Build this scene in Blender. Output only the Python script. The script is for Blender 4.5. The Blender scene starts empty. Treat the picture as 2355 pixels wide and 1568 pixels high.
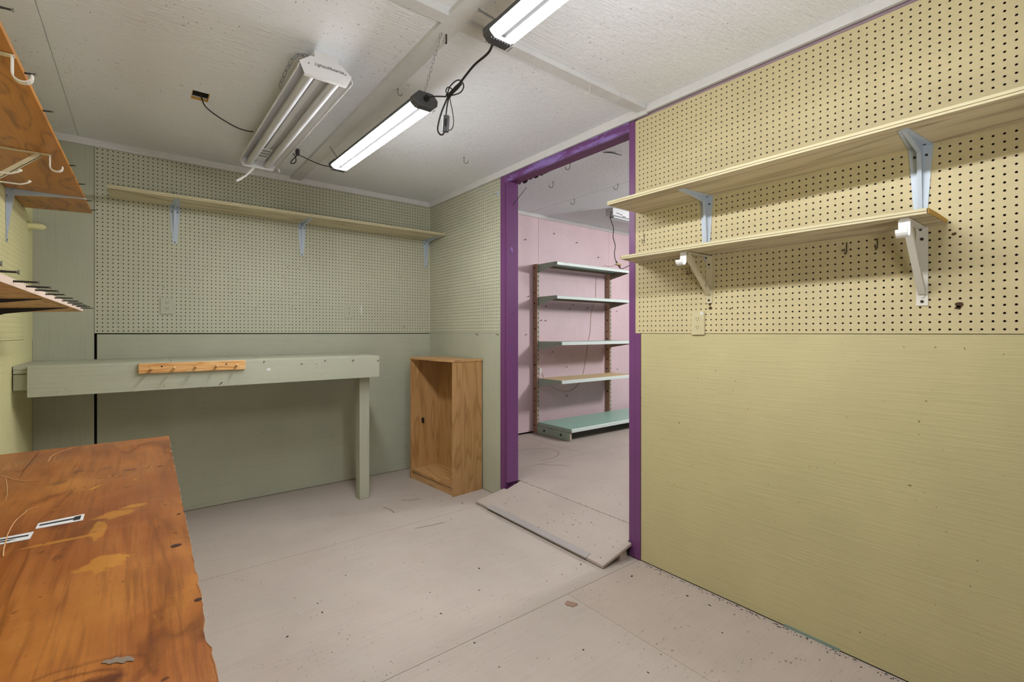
import bpy, bmesh, math, random
from mathutils import Vector, Matrix, Euler
random.seed(7)
PI = math.pi
S = bpy.context.scene
COL = S.collection

# ------------------------------------------------------------------ camera
cam_d = bpy.data.cameras.new('camera'); cam = bpy.data.objects.new('camera', cam_d); COL.objects.link(cam)
cam.location = (0, 0, 1.23)
cam.rotation_euler = (PI / 2, 0, -math.radians(38.0293))
cam_d.sensor_fit = 'HORIZONTAL'; cam_d.sensor_width = 36.0; cam_d.lens = 16.6624
cam_d.shift_y = -19.5 / 2355; cam_d.clip_start = 0.02
S.camera = cam

# ------------------------------------------------------------------ light and exposure
LED = 86.0
world = bpy.data.worlds.new('world'); S.world = world; world.use_nodes = True
bg = world.node_tree.nodes['Background']
bg.inputs['Color'].default_value = (0.93, 0.96, 1.0, 1); bg.inputs['Strength'].default_value = 0.1
S.view_settings.view_transform = 'Standard'; S.view_settings.look = 'None'
S.view_settings.gamma = 1; S.view_settings.use_curve_mapping = False
S.view_settings.exposure = 0.0


def area(name, loc, target, sx, sy, power, color=(1, 1, 1)):
    d = bpy.data.lights.new(name, 'AREA'); d.shape = 'RECTANGLE'; d.size = sx; d.size_y = sy
    d.energy = power; d.color = color
    o = bpy.data.objects.new(name, d); COL.objects.link(o); o.location = loc
    o.rotation_euler = (Vector(target) - Vector(loc)).to_track_quat('-Z', 'Y').to_euler()
    return o


# the next room's own ceiling lamp, behind the door casing
nd = bpy.data.lights.new('next_room_light', 'POINT'); nd.energy = 150; nd.shadow_soft_size = 0.14
no_ = bpy.data.objects.new('next_room_light', nd); COL.objects.link(no_); no_.location = (4.9, 1.6, 2.2)
# added fill lamp, unseen behind the viewpoint, aimed up to brighten the ceiling
fl_ = area('ceiling_fill', (0.2, -0.9, 0.8), (0.75, 0.75, 2.44), 0.7, 0.7, 18)
fl_.data.spread = 1.7


# ------------------------------------------------------------------ node helpers
ALB = 0.84               # paint and wood reflect a little less than their nominal swatch


def srgb(r, g, b):
    def f(c):
        c /= 255.0
        return c / 12.92 if c <= 0.04045 else ((c + 0.055) / 1.055) ** 2.4
    return (f(r) * ALB, f(g) * ALB, f(b) * ALB, 1)


class Mat:
    def __init__(self, name, rough=0.6, metallic=0.0, spec=0.4):
        self.m = bpy.data.materials.new(name); self.m.use_nodes = True
        self.nt = self.m.node_tree; self.b = self.nt.nodes['Principled BSDF']
        self.b.inputs['Roughness'].default_value = rough; self.b.inputs['Metallic'].default_value = metallic
        self.b.inputs['Specular IOR Level'].default_value = spec
        self.tc = None; self.h = None

    def n(self, t, **kw):
        x = self.nt.nodes.new(t)
        for k, v in kw.items():
            setattr(x, k, v)
        return x

    def link(self, a, b): self.nt.links.new(a, b)

    def coords(self, scale=(1, 1, 1), rot=(0, 0, 0), loc=(0, 0, 0)):
        if self.tc is None:
            self.tc = self.n('ShaderNodeTexCoord')
        mp = self.n('ShaderNodeMapping')
        mp.inputs['Scale'].default_value = scale; mp.inputs['Rotation'].default_value = rot
        mp.inputs['Location'].default_value = loc
        self.link(self.tc.outputs['Object'], mp.inputs['Vector'])
        return mp.outputs['Vector']

    def noise(self, vec, scale=1.0, detail=4, rough=0.55, dist=0.0):
        x = self.n('ShaderNodeTexNoise')
        x.inputs['Scale'].default_value = scale; x.inputs['Detail'].default_value = detail
        x.inputs['Roughness'].default_value = rough; x.inputs['Distortion'].default_value = dist
        self.link(vec, x.inputs['Vector'])
        return x.outputs['Fac']

    def ramp(self, fac, stops):
        r = self.n('ShaderNodeValToRGB'); e = r.color_ramp.elements
        while len(e) < len(stops):
            e.new(0.5)
        for i, (p, c) in enumerate(stops):
            e[i].position = p
            e[i].color = c if len(c) == 4 else (*c, 1)
        self.link(fac, r.inputs['Fac'])
        return r.outputs['Color']

    def bw(self, fac, a, b): return self.ramp(fac, [(a, (0, 0, 0, 1)), (b, (1, 1, 1, 1))])

    def mix(self, fac, a, b, mode='MIX'):
        x = self.n('ShaderNodeMix', data_type='RGBA', blend_type=mode)
        for sock, v in ((x.inputs[0], fac), (x.inputs[6], a), (x.inputs[7], b)):
            if isinstance(v, (int, float)):
                sock.default_value = v
            elif isinstance(v, tuple):
                sock.default_value = v
            else:
                self.link(v, sock)
        return x.outputs[2]

    def math(self, op, a, b=0.0):
        x = self.n('ShaderNodeMath', operation=op)
        for i, v in enumerate((a, b)):
            if isinstance(v, (int, float)):
                x.inputs[i].default_value = v
            else:
                self.link(v, x.inputs[i])
        return x.outputs[0]

    def color(self, c):
        if isinstance(c, tuple):
            self.b.inputs['Base Color'].default_value = c
        else:
            self.link(c, self.b.inputs['Base Color'])
        return self

    def bump(self, fac, strength=0.2, dist=0.002):
        x = self.n('ShaderNodeBump'); x.inputs['Strength'].default_value = strength
        x.inputs['Distance'].default_value = dist
        self.link(fac, x.inputs['Height'])
        if self.h is not None:
            self.link(self.h, x.inputs['Normal'])
        self.h = x.outputs['Normal']
        self.link(self.h, self.b.inputs['Normal'])
        return self


def plain(name, col, rough=0.6, metallic=0.0, var=0.06):
    m = Mat(name, rough, metallic)
    f = m.noise(m.coords((6, 6, 6)), 1.0, 5)
    d = tuple(c * (1 - var * 2) for c in col[:3]) + (1,)
    m.color(m.mix(f, col, d))
    return m.m


def painted_board(name, col, grain=(3, 90, 90), bump=0.35, blotch=0.12, speck=(60, 50, 40), speck_t=0.72, rough=0.55, dirt=None, tint=0.16):
    """painted plywood: grain relief along one axis, faint blotches, stray dark specks"""
    m = Mat(name, rough)
    g = m.noise(m.coords(grain), 1.0, 6, 0.6, 0.4)
    big = m.noise(m.coords((1.6, 1.6, 1.6)), 1.0, 5, 0.6)
    d = tuple(c * (1 - blotch) for c in col[:3]) + (1,)
    l = tuple(min(1, c * (1 + blotch * .6)) for c in col[:3]) + (1,)
    c = m.mix(m.bw(big, 0.32, 0.68), d, l)
    c = m.mix(m.math('MULTIPLY', m.bw(g, 0.52, 0.72), tint), c, tuple(x * 0.55 for x in col[:3]) + (1,))
    if dirt:
        dn = m.noise(m.coords((0.9, 0.9, 0.9), loc=(3, 1, 2)), 1.0, 6, 0.65)
        c = m.mix(m.math('MULTIPLY', m.bw(dn, 0.52, 0.72), 0.35), c, dirt)
    s = m.noise(m.coords((70, 70, 70)), 1.0, 2, 0.4)
    s2 = m.noise(m.coords((4, 4, 4), loc=(5, 5, 5)), 1.0, 3)
    sp = m.math('MULTIPLY', m.bw(s, speck_t, speck_t + 0.03), m.bw(s2, 0.45, 0.6))
    c = m.mix(m.math('MULTIPLY', sp, 0.75), c, srgb(*speck))
    m.color(c)
    m.bump(g, bump, 0.0015)
    return m.m


def strand_board(name, col, bump=0.6):
    """painted strand board: crossed short strand relief"""
    m = Mat(name, 0.75)
    hs = []
    for i, a in enumerate((0.35, 1.25, 2.3)):
        hs.append(m.bw(m.noise(m.coords((14, 75, 14), rot=(0, 0, a), loc=(i * 3.1, i, 0)), 1.0, 3, 0.55, 0.7), 0.46, 0.62))
    h = m.math('ADD', m.math('MAXIMUM', hs[0], hs[1]), m.math('MULTIPLY', hs[2], 0.6))
    big = m.noise(m.coords((1.2, 1.2, 1.2)), 1.0, 5, 0.6)
    c = m.mix(m.bw(big, 0.3, 0.7), tuple(x * 0.92 for x in col[:3]) + (1,), col)
    fl = m.noise(m.coords((40, 130, 40), rot=(0, 0, 0.6)), 1.0, 2, 0.4)
    fl2 = m.noise(m.coords((130, 45, 40), rot=(0, 0, 0.3), loc=(9, 4, 0)), 1.0, 2, 0.4)
    ms = m.noise(m.coords((2.2, 2.2, 2.2), loc=(7, 7, 1)), 1.0, 4)
    f = m.math('MULTIPLY', m.math('MAXIMUM', m.bw(fl, 0.70, 0.74), m.bw(fl2, 0.70, 0.74)), m.bw(ms, 0.40, 0.55))
    c = m.mix(m.math('MULTIPLY', f, 0.7), c, srgb(70, 68, 64))
    m.color(c); m.bump(h, bump, 0.006)
    return m.m


def wood(name, dark, mid, light, grain=(2, 40, 40), rings=2.5, rough=0.45, ring_axis=(0.6, 5, 5), dist=3.0, bump=0.1, fine=0.5):
    m = Mat(name, rough)
    base = m.noise(m.coords(ring_axis), rings, 2, 0.5, 0.2)
    w = m.math('FRACT', m.math('MULTIPLY', base, 7.0))
    band = m.ramp(w, [(0.0, dark), (0.22, mid), (0.75, light), (1.0, dark)])
    g = m.noise(m.coords(grain), 1.0, 7, 0.65, 0.3)
    c = m.mix(m.math('MULTIPLY', m.bw(g, 0.42, 0.62), fine), band, mid)
    g2 = m.noise(m.coords(tuple(x * 2.7 for x in grain), loc=(2, 2, 2)), 1.0, 4, 0.6)
    c = m.mix(m.math('MULTIPLY', m.bw(g2, 0.56, 0.66), 0.35), c, dark)
    m.color(c); m.bump(g, bump, 0.001)
    return m.m


# ------------------------------------------------------------------ materials
GREEN = srgb(184, 186, 165); YEL = srgb(202, 192, 145); FLOOR = srgb(187, 175, 165)
M = {}
M['green'] = painted_board('green_paint', GREEN, (3, 90, 90), 0.7, 0.10, tint=.22)
M['green_v'] = painted_board('green_paint_upright', GREEN, (90, 90, 3), 0.7, 0.09, tint=.2)
M['green_peg'] = painted_board('green_pegboard_paint', srgb(196, 196, 173), (60, 60, 60), 0.08, 0.08, speck_t=0.70)
M['yellow'] = painted_board('yellow_paint', YEL, (80, 4, 100), 0.8, 0.08, speck=(95, 75, 35))
M['yellow_peg'] = painted_board('yellow_pegboard_paint', srgb(209, 195, 152), (60, 60, 60), 0.08, 0.08, speck=(120, 85, 30), speck_t=0.74)
M['pale_yellow'] = painted_board('pale_yellow_paint', srgb(226, 220, 165), (80, 4, 80), 0.3, 0.07)
M['floor'] = painted_board('floor_paint', FLOOR, (4, 110, 60), 0.6, 0.09, speck=(75, 65, 60), speck_t=0.69, rough=0.6, dirt=srgb(172, 148, 138), tint=.24)
M['floor2'] = painted_board('floor_paint_worn', srgb(187, 173, 162), (4, 110, 60), 0.6, 0.1, speck=(75, 65, 60), speck_t=0.68, rough=0.6, dirt=srgb(165, 145, 132))
M['ramp'] = painted_board('ramp_paint', srgb(188, 175, 165), (110, 4, 60), 0.7, 0.08, speck=(60, 52, 48), speck_t=0.69, dirt=srgb(180, 158, 148))
M['ceiling'] = strand_board('ceiling_paint', srgb(246, 249, 253), 0.33)
M['trim'] = painted_board('white_trim_paint', srgb(222, 220, 218), (20, 20, 20), 0.1, 0.05, speck_t=0.75)
M['batten'] = painted_board('batten_paint', srgb(220, 220, 220), (20, 20, 20), 0.15, 0.05, speck_t=0.75)
M['pink'] = painted_board('pink_paint', srgb(230, 202, 207), (70, 70, 3), 0.35, 0.07, speck=(90, 70, 70), speck_t=0.68)
M['lilac'] = plain('lilac_paint', srgb(190, 165, 175), 0.6)
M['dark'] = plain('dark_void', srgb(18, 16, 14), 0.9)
M['hole'] = plain('hardboard_edge', srgb(42, 32, 22), 0.9)


def purple():
    m = Mat('purple_paint', 0.4)
    big = m.noise(m.coords((2, 2, 2)), 1.0, 5)
    c = m.mix(big, srgb(110, 60, 110), srgb(124, 74, 126))
    n = m.noise(m.coords((9, 9, 30)), 1.0, 7, 0.7)
    c = m.mix(m.math('MULTIPLY', m.bw(n, 0.66, 0.72), 0.5), c, srgb(150, 120, 175))
    return m.color(c).m


def purple_worn():
    m = Mat('purple_worn_paint', 0.45)
    n = m.noise(m.coords((14, 4, 18)), 1.0, 8, 0.72, 0.5)
    c = m.ramp(n, [(0.36, srgb(104, 54, 106)), (0.48, srgb(116, 68, 126)), (0.56, srgb(142, 112, 182)), (0.70, srgb(150, 128, 190))])
    return m.color(c).m


M['purple'] = purple(); M['purple_worn'] = purple_worn()
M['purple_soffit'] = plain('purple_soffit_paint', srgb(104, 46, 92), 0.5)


def bench_wood():
    m = Mat('varnished_bench_wood', 0.28)
    v = m.coords((5.5, 1.15, 5))
    base = m.noise(v, 1.4, 3, 0.5, 0.8)
    w = m.math('FRACT', m.math('MULTIPLY', base, 5.0))
    c = m.ramp(w, [(0.0, srgb(118, 64, 26)), (0.12, srgb(158, 92, 40)), (0.6, srgb(172, 106, 50)), (0.9, srgb(152, 86, 36)), (1.0, srgb(118, 64, 26))])
    big = m.noise(m.coords((3, 2, 3), loc=(1, 4, 0)), 1.0, 5, 0.6, 0.5)
    c = m.mix(m.math('MULTIPLY', m.bw(big, 0.5, 0.66), 0.55), c, srgb(214, 148, 66))
    red = m.noise(m.coords((2.2, 2.2, 2), loc=(6, 0, 0)), 1.0, 5, 0.6)
    c = m.mix(m.math('MULTIPLY', m.bw(red, 0.45, 0.65), 0.65), c, srgb(140, 76, 38))
    g = m.noise(m.coords((170, 7, 60)), 1.0, 6, 0.65, 0.3)
    c = m.mix(m.math('MULTIPLY', m.bw(g, 0.48, 0.66), 0.5), c, srgb(104, 54, 22))
    worn = m.noise(m.coords((26, 11, 9), loc=(3, 8, 0)), 1.0, 5, 0.7, 0.6)
    c = m.mix(m.math('MULTIPLY', m.bw(worn, 0.66, 0.7), 0.7), c, srgb(232, 176, 66))
    def spot(x, y, sx, sy, dist=.35):
        v = m.coords((1 / sx, 1 / sy, 0), loc=(-x / sx, -y / sy, 0))
        nz = m.n('ShaderNodeTexNoise'); nz.inputs['Scale'].default_value = 1.3; nz.inputs['Detail'].default_value = 4
        m.link(v, nz.inputs['Vector'])
        ln = m.n('ShaderNodeVectorMath', operation='LENGTH'); m.link(v, ln.inputs[0])
        return m.math('ADD', ln.outputs['Value'], m.math('MULTIPLY', m.math('SUBTRACT', nz.outputs['Fac'], 0.5), dist * 2))
    # worn pale patches, one big swirl knot and a few long dark knots
    for (x, y, sx, sy, ds) in ((.185, .49, .030, .022, .9), (.165, .42, .012, .05, .6), (.12, .40, .05, .006, .5), (.21, .52, .02, .012, .8), (.18, .27, .03, .03, 1.0)):
        d_ = spot(x, y, sx, sy, ds)
        c = m.mix(m.math('MULTIPLY', m.ramp(d_, [(0.75, (1, 1, 1, 1)), (1.15, (0, 0, 0, 1))]), 0.42), c, srgb(222, 160, 62))
    dk = spot(.168, -.025, .085, .062, .3)
    rg = m.math('FRACT', m.math('MULTIPLY', dk, 3.4))
    rm = m.math('MULTIPLY', m.ramp(rg, [(0.0, (0, 0, 0, 1)), (0.25, (1, 1, 1, 1)), (0.5, (0, 0, 0, 1))]), m.ramp(dk, [(0.5, (1, 1, 1, 1)), (1.25, (0, 0, 0, 1))]))
    c = m.mix(m.math('MULTIPLY', rm, 0.65), c, srgb(98, 46, 22))
    c = m.mix(m.math('MULTIPLY', m.ramp(spot(.186, -.03, .026, .018, .8), [(0.6, (1, 1, 1, 1)), (1.0, (0, 0, 0, 1))]), 0.8), c, srgb(84, 42, 26))
    for (x, y, sx, sy) in ((.081, .79, .018, .022), (.20, .82, .018, .015), (.106, .875, .014, .02), (.126, .33, .008, .014), (.155, .87, .012, .012), (.09, .5, .006, .012)):
        c = m.mix(m.math('MULTIPLY', m.ramp(spot(x, y, sx, sy, .5), [(0.5, (1, 1, 1, 1)), (1.0, (0, 0, 0, 1))]), 0.6), c, srgb(96, 50, 30))
    kn = m.n('ShaderNodeTexVoronoi'); kn.inputs['Scale'].default_value = 1.0
    m.link(m.coords((9.0, 4.2, 4), loc=(0.3, 0.4, 0)), kn.inputs['Vector'])
    kmask = m.noise(m.coords((3, 3, 3), loc=(2, 9, 4)), 1.0, 2)
    kf = m.math('MULTIPLY', m.ramp(kn.outputs['Distance'], [(0.05, (1, 1, 1, 1)), (0.17, (0, 0, 0, 1))]), m.bw(kmask, 0.46, 0.52))
    c = m.mix(m.math('MULTIPLY', kf, 0.75), c, srgb(84, 38, 22))
    sc = m.noise(m.coords((14, 200, 40), rot=(0, 0, 0.5)), 1.0, 3, 0.5)
    c = m.mix(m.math('MULTIPLY', m.bw(sc, 0.72, 0.76), 0.45), c, srgb(222, 180, 130))
    ds = m.noise(m.coords((60, 60, 60), loc=(1, 1, 1)), 1.0, 2)
    c = m.mix(m.math('MULTIPLY', m.bw(ds, 0.70, 0.73), 0.7), c, srgb(60, 30, 20))
    m.color(c); m.bump(g, 0.12, 0.001); m.bump(sc, 0.1, 0.001)
    rr = m.noise(m.coords((7, 7, 7)), 1.0, 5, 0.6)
    m.link(m.math('ADD', m.math('MULTIPLY', rr, 0.4), 0.12), m.b.inputs['Roughness'])
    return m.m


M['bench'] = bench_wood()
M['bench_edge'] = plain('worn_edge_wood', srgb(196, 176, 150), 0.8, 0, 0.2)
M['orange'] = wood('orange_stained_wood', srgb(128, 74, 20), srgb(186, 120, 36), srgb(198, 134, 46), (110, 3, 60), 2.0, 0.35, (4, 0.8, 4), fine=0.9)
M['raw'] = wood('raw_pine', srgb(176, 122, 60), srgb(214, 164, 94), srgb(222, 176, 108), (70, 3, 40), 2.0, 0.5, (6, 1.0, 4))
M['raw_edge'] = plain('sawn_board_edge', srgb(230, 208, 190), 0.8, 0, 0.05)
M['pine'] = wood('pine', srgb(200, 138, 70), srgb(226, 174, 108), srgb(236, 192, 134), (3, 40, 60), 2.0, 0.4, (1.0, 5, 14))
M['laminate'] = wood('oak_laminate', srgb(164, 120, 72), srgb(192, 148, 96), srgb(202, 160, 110), (150, 150, 5), 1.6, 0.42, (5, 7, 0.7), fine=0.7)
M['laminate_h'] = wood('oak_laminate_flat', srgb(168, 124, 76), srgb(194, 150, 100), srgb(206, 164, 114), (110, 5, 110), 1.6, 0.42, (6, 0.7, 5))
M['ply_x'] = wood('weathered_plywood', srgb(170, 156, 130), srgb(214, 202, 172), srgb(222, 212, 184), (3, 70, 60), 1.4, 0.75, (0.35, 4, 4), fine=0.75)
M['ply_y'] = wood('weathered_plywood_long', srgb(162, 146, 118), srgb(204, 190, 156), srgb(214, 200, 168), (70, 3, 60), 1.4, 0.75, (4, 0.35, 4), fine=0.75)
M['ply_edge'] = plain('painted_plywood_edge', srgb(210, 201, 164), 0.7, 0, 0.08)
M['ply_core'] = plain('plywood_core', srgb(140, 118, 84), 0.85)
M['ply_orange'] = plain('sawn_end_grain', srgb(214, 170, 84), 0.8)
M['galv'] = plain('galvanised_steel', srgb(194, 206, 220), 0.42, 0.12, 0.05)
M['steel'] = plain('dark_steel', srgb(62, 60, 58), 0.45, 0.7)
M['zinc'] = plain('zinc_head', srgb(150, 156, 160), 0.35, 0.8)
M['white_metal'] = plain('white_enamel', srgb(232, 228, 218), 0.4, 0, 0.04)
M['cream_metal'] = painted_board('yellowed_enamel', srgb(216, 206, 172), (30, 30, 8), 0.1, 0.1, speck=(90, 80, 60), speck_t=0.66)
M['white_plastic'] = plain('white_plastic', srgb(240, 240, 238), 0.35, 0, 0.02)
M['black'] = plain('black_rubber', srgb(24, 24, 25), 0.5, 0, 0.1)
M['charcoal'] = plain('charcoal_plastic', srgb(78, 78, 80), 0.5, 0, 0.1)
M['fixture'] = plain('white_fixture_enamel', srgb(224, 224, 224), 0.38, 0, 0.02)
M['tube'] = plain('unlit_tube_glass', srgb(206, 208, 210), 0.55, 0, 0.02)
M['ink'] = plain('black_ink', srgb(30, 30, 32), 0.6, 0, 0)
M['label'] = plain('white_label', srgb(232, 234, 234), 0.5, 0, 0.03)
M['sage'] = plain('sage_green_enamel', srgb(178, 196, 174), 0.4, 0, 0.05)
M['mint'] = plain('mint_green_enamel', srgb(160, 200, 184), 0.35, 0, 0.06)
M['mint_lip'] = plain('pale_mint_enamel', srgb(226, 238, 232), 0.35, 0, 0.03)
M['tan_shelf'] = plain('tan_shelf_top', srgb(228, 200, 150), 0.5, 0, 0.08)
M['brown_under'] = plain('brown_shelf_underside', srgb(158, 136, 118), 0.6, 0, 0.1)
M['upright'] = plain('tan_enamel', srgb(196, 182, 160), 0.5, 0, 0.08)
M['upright_side'] = plain('brown_tape', srgb(190, 150, 124), 0.6, 0, 0.12)
M['strip'] = plain('brushed_metal_strip', srgb(186, 180, 178), 0.4, 0.2, 0.06)
M['tan_wire'] = plain('tan_cord', srgb(196, 160, 120), 0.6)
M['cream_plate'] = plain('cream_plate', srgb(212, 202, 162), 0.4, 0, 0.03)
M['green_plate'] = plain('green_painted_plate', srgb(192, 192, 170), 0.4, 0, 0.03)
M['crumb'] = plain('dark_crumb', srgb(58, 50, 44), 0.9, 0, 0.3)
M['chip'] = plain('brown_chip', srgb(160, 130, 112), 0.8, 0, 0.1)
M['scuff'] = plain('floor_scuff', srgb(156, 138, 126), 0.8, 0, 0.15)
M['strip_black'] = plain('black_centre_strip', (0.008, 0.008, 0.008, 1), 0.9, 0, 0)  # near-black so the LED gap stays grey under the diffusers' own glare
M['teal'] = plain('teal_old_paint', srgb(140, 160, 150), 0.8)
M['damage'] = plain('broken_hardboard', srgb(92, 66, 40), 0.9, 0, 0.3)
M['scratch'] = plain('scratched_wood', srgb(226, 176, 122), 0.6, 0, 0.1)
M['torn'] = plain('torn_grey_grain', srgb(158, 138, 120), 0.8, 0, 0.25)
M['crack'] = plain('wood_crack', srgb(60, 28, 14), 0.8)


def emitter():
    m = Mat('lit_led_diffuser', 0.4)
    m.color((0.9, 0.9, 0.9, 1))
    m.b.inputs['Emission Color'].default_value = (0.98, 0.985, 1, 1)
    m.b.inputs['Emission Strength'].default_value = LED
    return m.m


M['led'] = emitter()


# ------------------------------------------------------------------ mesh helpers
class MB:
    def __init__(self):
        self.v = []; self.f = []; self.mi = []; self.sm = []

    def add(self, vs, fs, mi=0, smooth=False):
        o = len(self.v); self.v += [Vector(p) for p in vs]
        for f in fs:
            self.f.append([i + o for i in f]); self.mi.append(mi); self.sm.append(smooth)
        return self

    def box(self, x0, x1, y0, y1, z0, z1, mi=0):
        vs = [(x, y, z) for x in (x0, x1) for y in (y0, y1) for z in (z0, z1)]
        fs = [(0, 1, 3, 2), (4, 6, 7, 5), (0, 4, 5, 1), (2, 3, 7, 6), (0, 2, 6, 4), (1, 5, 7, 3)]
        return self.add(vs, fs, mi)

    def prism(self, poly, vec, mi=0):
        """extrude a polygon (3D points) by vec"""
        n = len(poly); a = [Vector(p) for p in poly]; b = [p + Vector(vec) for p in a]
        nr = Vector((0, 0, 0))
        for i in range(n):
            nr += a[i].cross(a[(i + 1) % n])
        fwd = nr.dot(Vector(vec)) > 0
        fs = [tuple(range(n))[::-1] if fwd else tuple(range(n)), tuple(range(n, 2 * n)) if fwd else tuple(range(2 * n - 1, n - 1, -1))]
        for i in range(n):
            j = (i + 1) % n
            fs.append((i, j, n + j, n + i) if fwd else (j, i, n + i, n + j))
        return self.add(a + b, fs, mi)

    def tube(self, pts, r, seg=8, mi=0, closed=False, rz=None, radii=None):
        pts = [Vector(p) for p in pts]; n = len(pts); rings = []
        up = None
        for i, p in enumerate(pts):
            if closed:
                t = pts[(i + 1) % n] - pts[i - 1]
            else:
                t = pts[min(i + 1, n - 1)] - pts[max(i - 1, 0)]
            t.normalize()
            if up is None:
                up = Vector((0, 0, 1)) if abs(t.z) < 0.9 else Vector((1, 0, 0))
            s = t.cross(up).normalized(); up = s.cross(t).normalized()
            rr = radii[i] if radii else r
            rings.append([p + (s * math.cos(2 * PI * k / seg) + up * math.sin(2 * PI * k / seg)) * rr for k in range(seg)])
        vs = [q for ring in rings for q in ring]; fs = []
        m = n if closed else n - 1
        for i in range(m):
            a = i * seg; b = ((i + 1) % n) * seg
            for k in range(seg):
                k2 = (k + 1) % seg
                fs.append((a + k, a + k2, b + k2, b + k))
        self.add(vs, fs, mi, True)
        if not closed:
            self.add(rings[0], [tuple(range(seg))[::-1]], mi); self.add(rings[-1], [tuple(range(seg))], mi)
        return self

    def ribbon(self, pts, w, z, h=0.0004, mi=0):
        pts = [Vector((p[0], p[1])) for p in pts]; L = []; R = []
        for i, p in enumerate(pts):
            t = (pts[min(i + 1, len(pts) - 1)] - pts[max(i - 1, 0)]).normalized()
            nn = Vector((-t.y, t.x)); ww = w * (0.35 if i in (0, len(pts) - 1) else 1.0) / 2
            L.append(p + nn * ww); R.append(p - nn * ww)
        return self.prism([(p.x, p.y, z) for p in L + R[::-1]], (0, 0, h), mi)

    def build(self, name, mats, parent=None, smooth=None, bevel=0.0):
        if not isinstance(mats, (list, tuple)):
            mats = [mats]
        off = world_loc(parent) if parent else Vector((0, 0, 0))
        me = bpy.data.meshes.new(name)
        me.from_pydata([tuple(p - off) for p in self.v], [], self.f)
        for m in mats:
            me.materials.append(M[m] if isinstance(m, str) else m)
        me.polygons.foreach_set('material_index', self.mi)
        me.polygons.foreach_set('use_smooth', [bool(s) if smooth is None else smooth for s in self.sm])
        me.update()
        o = bpy.data.objects.new(name, me); COL.objects.link(o)
        if parent:
            o.parent = parent
        if bevel:
            b = o.modifiers.new('bevel', 'BEVEL'); b.width = bevel; b.segments = 2; b.limit_method = 'ANGLE'; b.angle_limit = 0.7
        return o


def world_loc(o):
    p = Vector((0, 0, 0))
    while o:
        p += o.location; o = o.parent
    return p


def tag(o, label=None, cat=None, group=None, kind=None):
    if label: o['label'] = label
    if cat: o['category'] = cat
    if group: o['group'] = group
    if kind: o['kind'] = kind
    return o


def thing(name, label, cat, loc, group=None, kind=None):
    o = bpy.data.objects.new(name, None); o.empty_display_size = 0.05; COL.objects.link(o); o.location = loc
    return tag(o, label, cat, group, kind)


def bx(name, mats, parent, *b, bevel=0.0):
    return MB().box(*b).build(name, mats, parent, bevel=bevel)


def arc(c, u, w, r, a0, a1, n):
    c = Vector(c); u = Vector(u); w = Vector(w)
    return [c + (u * math.cos(a0 + (a1 - a0) * i / n) + w * math.sin(a0 + (a1 - a0) * i / n)) * r for i in range(n + 1)]


def smooth_path(pts, k=6):
    """Catmull-Rom through the points"""
    P = [Vector(p) for p in pts]; out = []
    for i in range(len(P) - 1):
        p0 = P[max(i - 1, 0)]; p1 = P[i]; p2 = P[i + 1]; p3 = P[min(i + 2, len(P) - 1)]
        for j in range(k):
            t = j / k
            out.append(0.5 * ((2 * p1) + (p2 - p0) * t + (2 * p0 - 5 * p1 + 4 * p2 - p3) * t * t + (3 * p1 - p0 - 3 * p2 + p3) * t ** 3))
    out.append(P[-1])
    return out


def pegboard(name, o, u, n, width, z0, z1, off_u, off_z, mat, parent, skip=(), umax=None, r=0.0037):
    """perforated hardboard: o = corner, u = direction along the wall, n = outward normal; real round holes on a one-inch grid"""
    p = 0.0254; th = 0.005
    o = Vector(o); u = Vector(u); n = Vector(n)
    mb = MB(); vs = []; fs = []; mi = []; cache = {}

    def pt(a, b, d=0.0):
        k = (round(a * 1e5), round(b * 1e5), round(d * 1e5))
        if k not in cache:
            cache[k] = len(vs); vs.append(o + u * a + Vector((0, 0, b - o.z)) + n * d)
        return cache[k]
    flip = u.cross(Vector((0, 0, 1))).dot(n) < 0

    def quad(idx, m=0):
        fs.append(idx[::-1] if flip else idx); mi.append(m)
    um = umax if umax else width
    nu = int((um - off_u - p * .3) / p) + 1; nz = int((z1 - z0 - off_z - p * .3) / p) + 1
    ua = off_u - p / 2; ub = ua + nu * p; za = z0 + off_z - p / 2; zb = za + nz * p
    c8 = [(math.cos(PI / 4 * k), math.sin(PI / 4 * k)) for k in range(8)]
    for i in range(nu):
        for j in range(nz):
            cu = off_u + i * p; cz = z0 + off_z + j * p; h = p / 2
            ring = [(h, 0), (h, h), (0, h), (-h, h), (-h, 0), (-h, -h), (0, -h), (h, -h)]
            R = [pt(cu + a, cz + b) for a, b in ring]
            if any(s[0] <= cu <= s[1] and s[2] <= cz <= s[3] for s in skip):
                quad(R); continue
            I = [pt(cu + a * r, cz + b * r) for a, b in c8]
            T = [pt(cu + a * r, cz + b * r, -th) for a, b in c8]
            for k in range(8):
                k2 = (k + 1) % 8
                quad([R[k], R[k2], I[k2], I[k]])
                quad([I[k], I[k2], T[k2], T[k]], 1)
    for a0, a1, b0, b1 in ((0, ua, z0, z1), (ub, width, z0, z1), (ua, ub, z0, za), (ua, ub, zb, z1)):
        if a1 - a0 > 1e-4 and b1 - b0 > 1e-4:
            quad([pt(a0, b0), pt(a1, b0), pt(a1, b1), pt(a0, b1)])
    # outer edge of the sheet
    for (a, b), (c, d) in (((0, z0), (width, z0)), ((width, z0), (width, z1)), ((width, z1), (0, z1)), ((0, z1), (0, z0))):
        quad([pt(a, b), pt(a, b, -th), pt(c, d, -th), pt(c, d)])
    mb.v = vs; mb.f = fs; mb.mi = mi; mb.sm = [False] * len(fs)
    return mb.build(name, [mat, 'hole'], parent)


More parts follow.
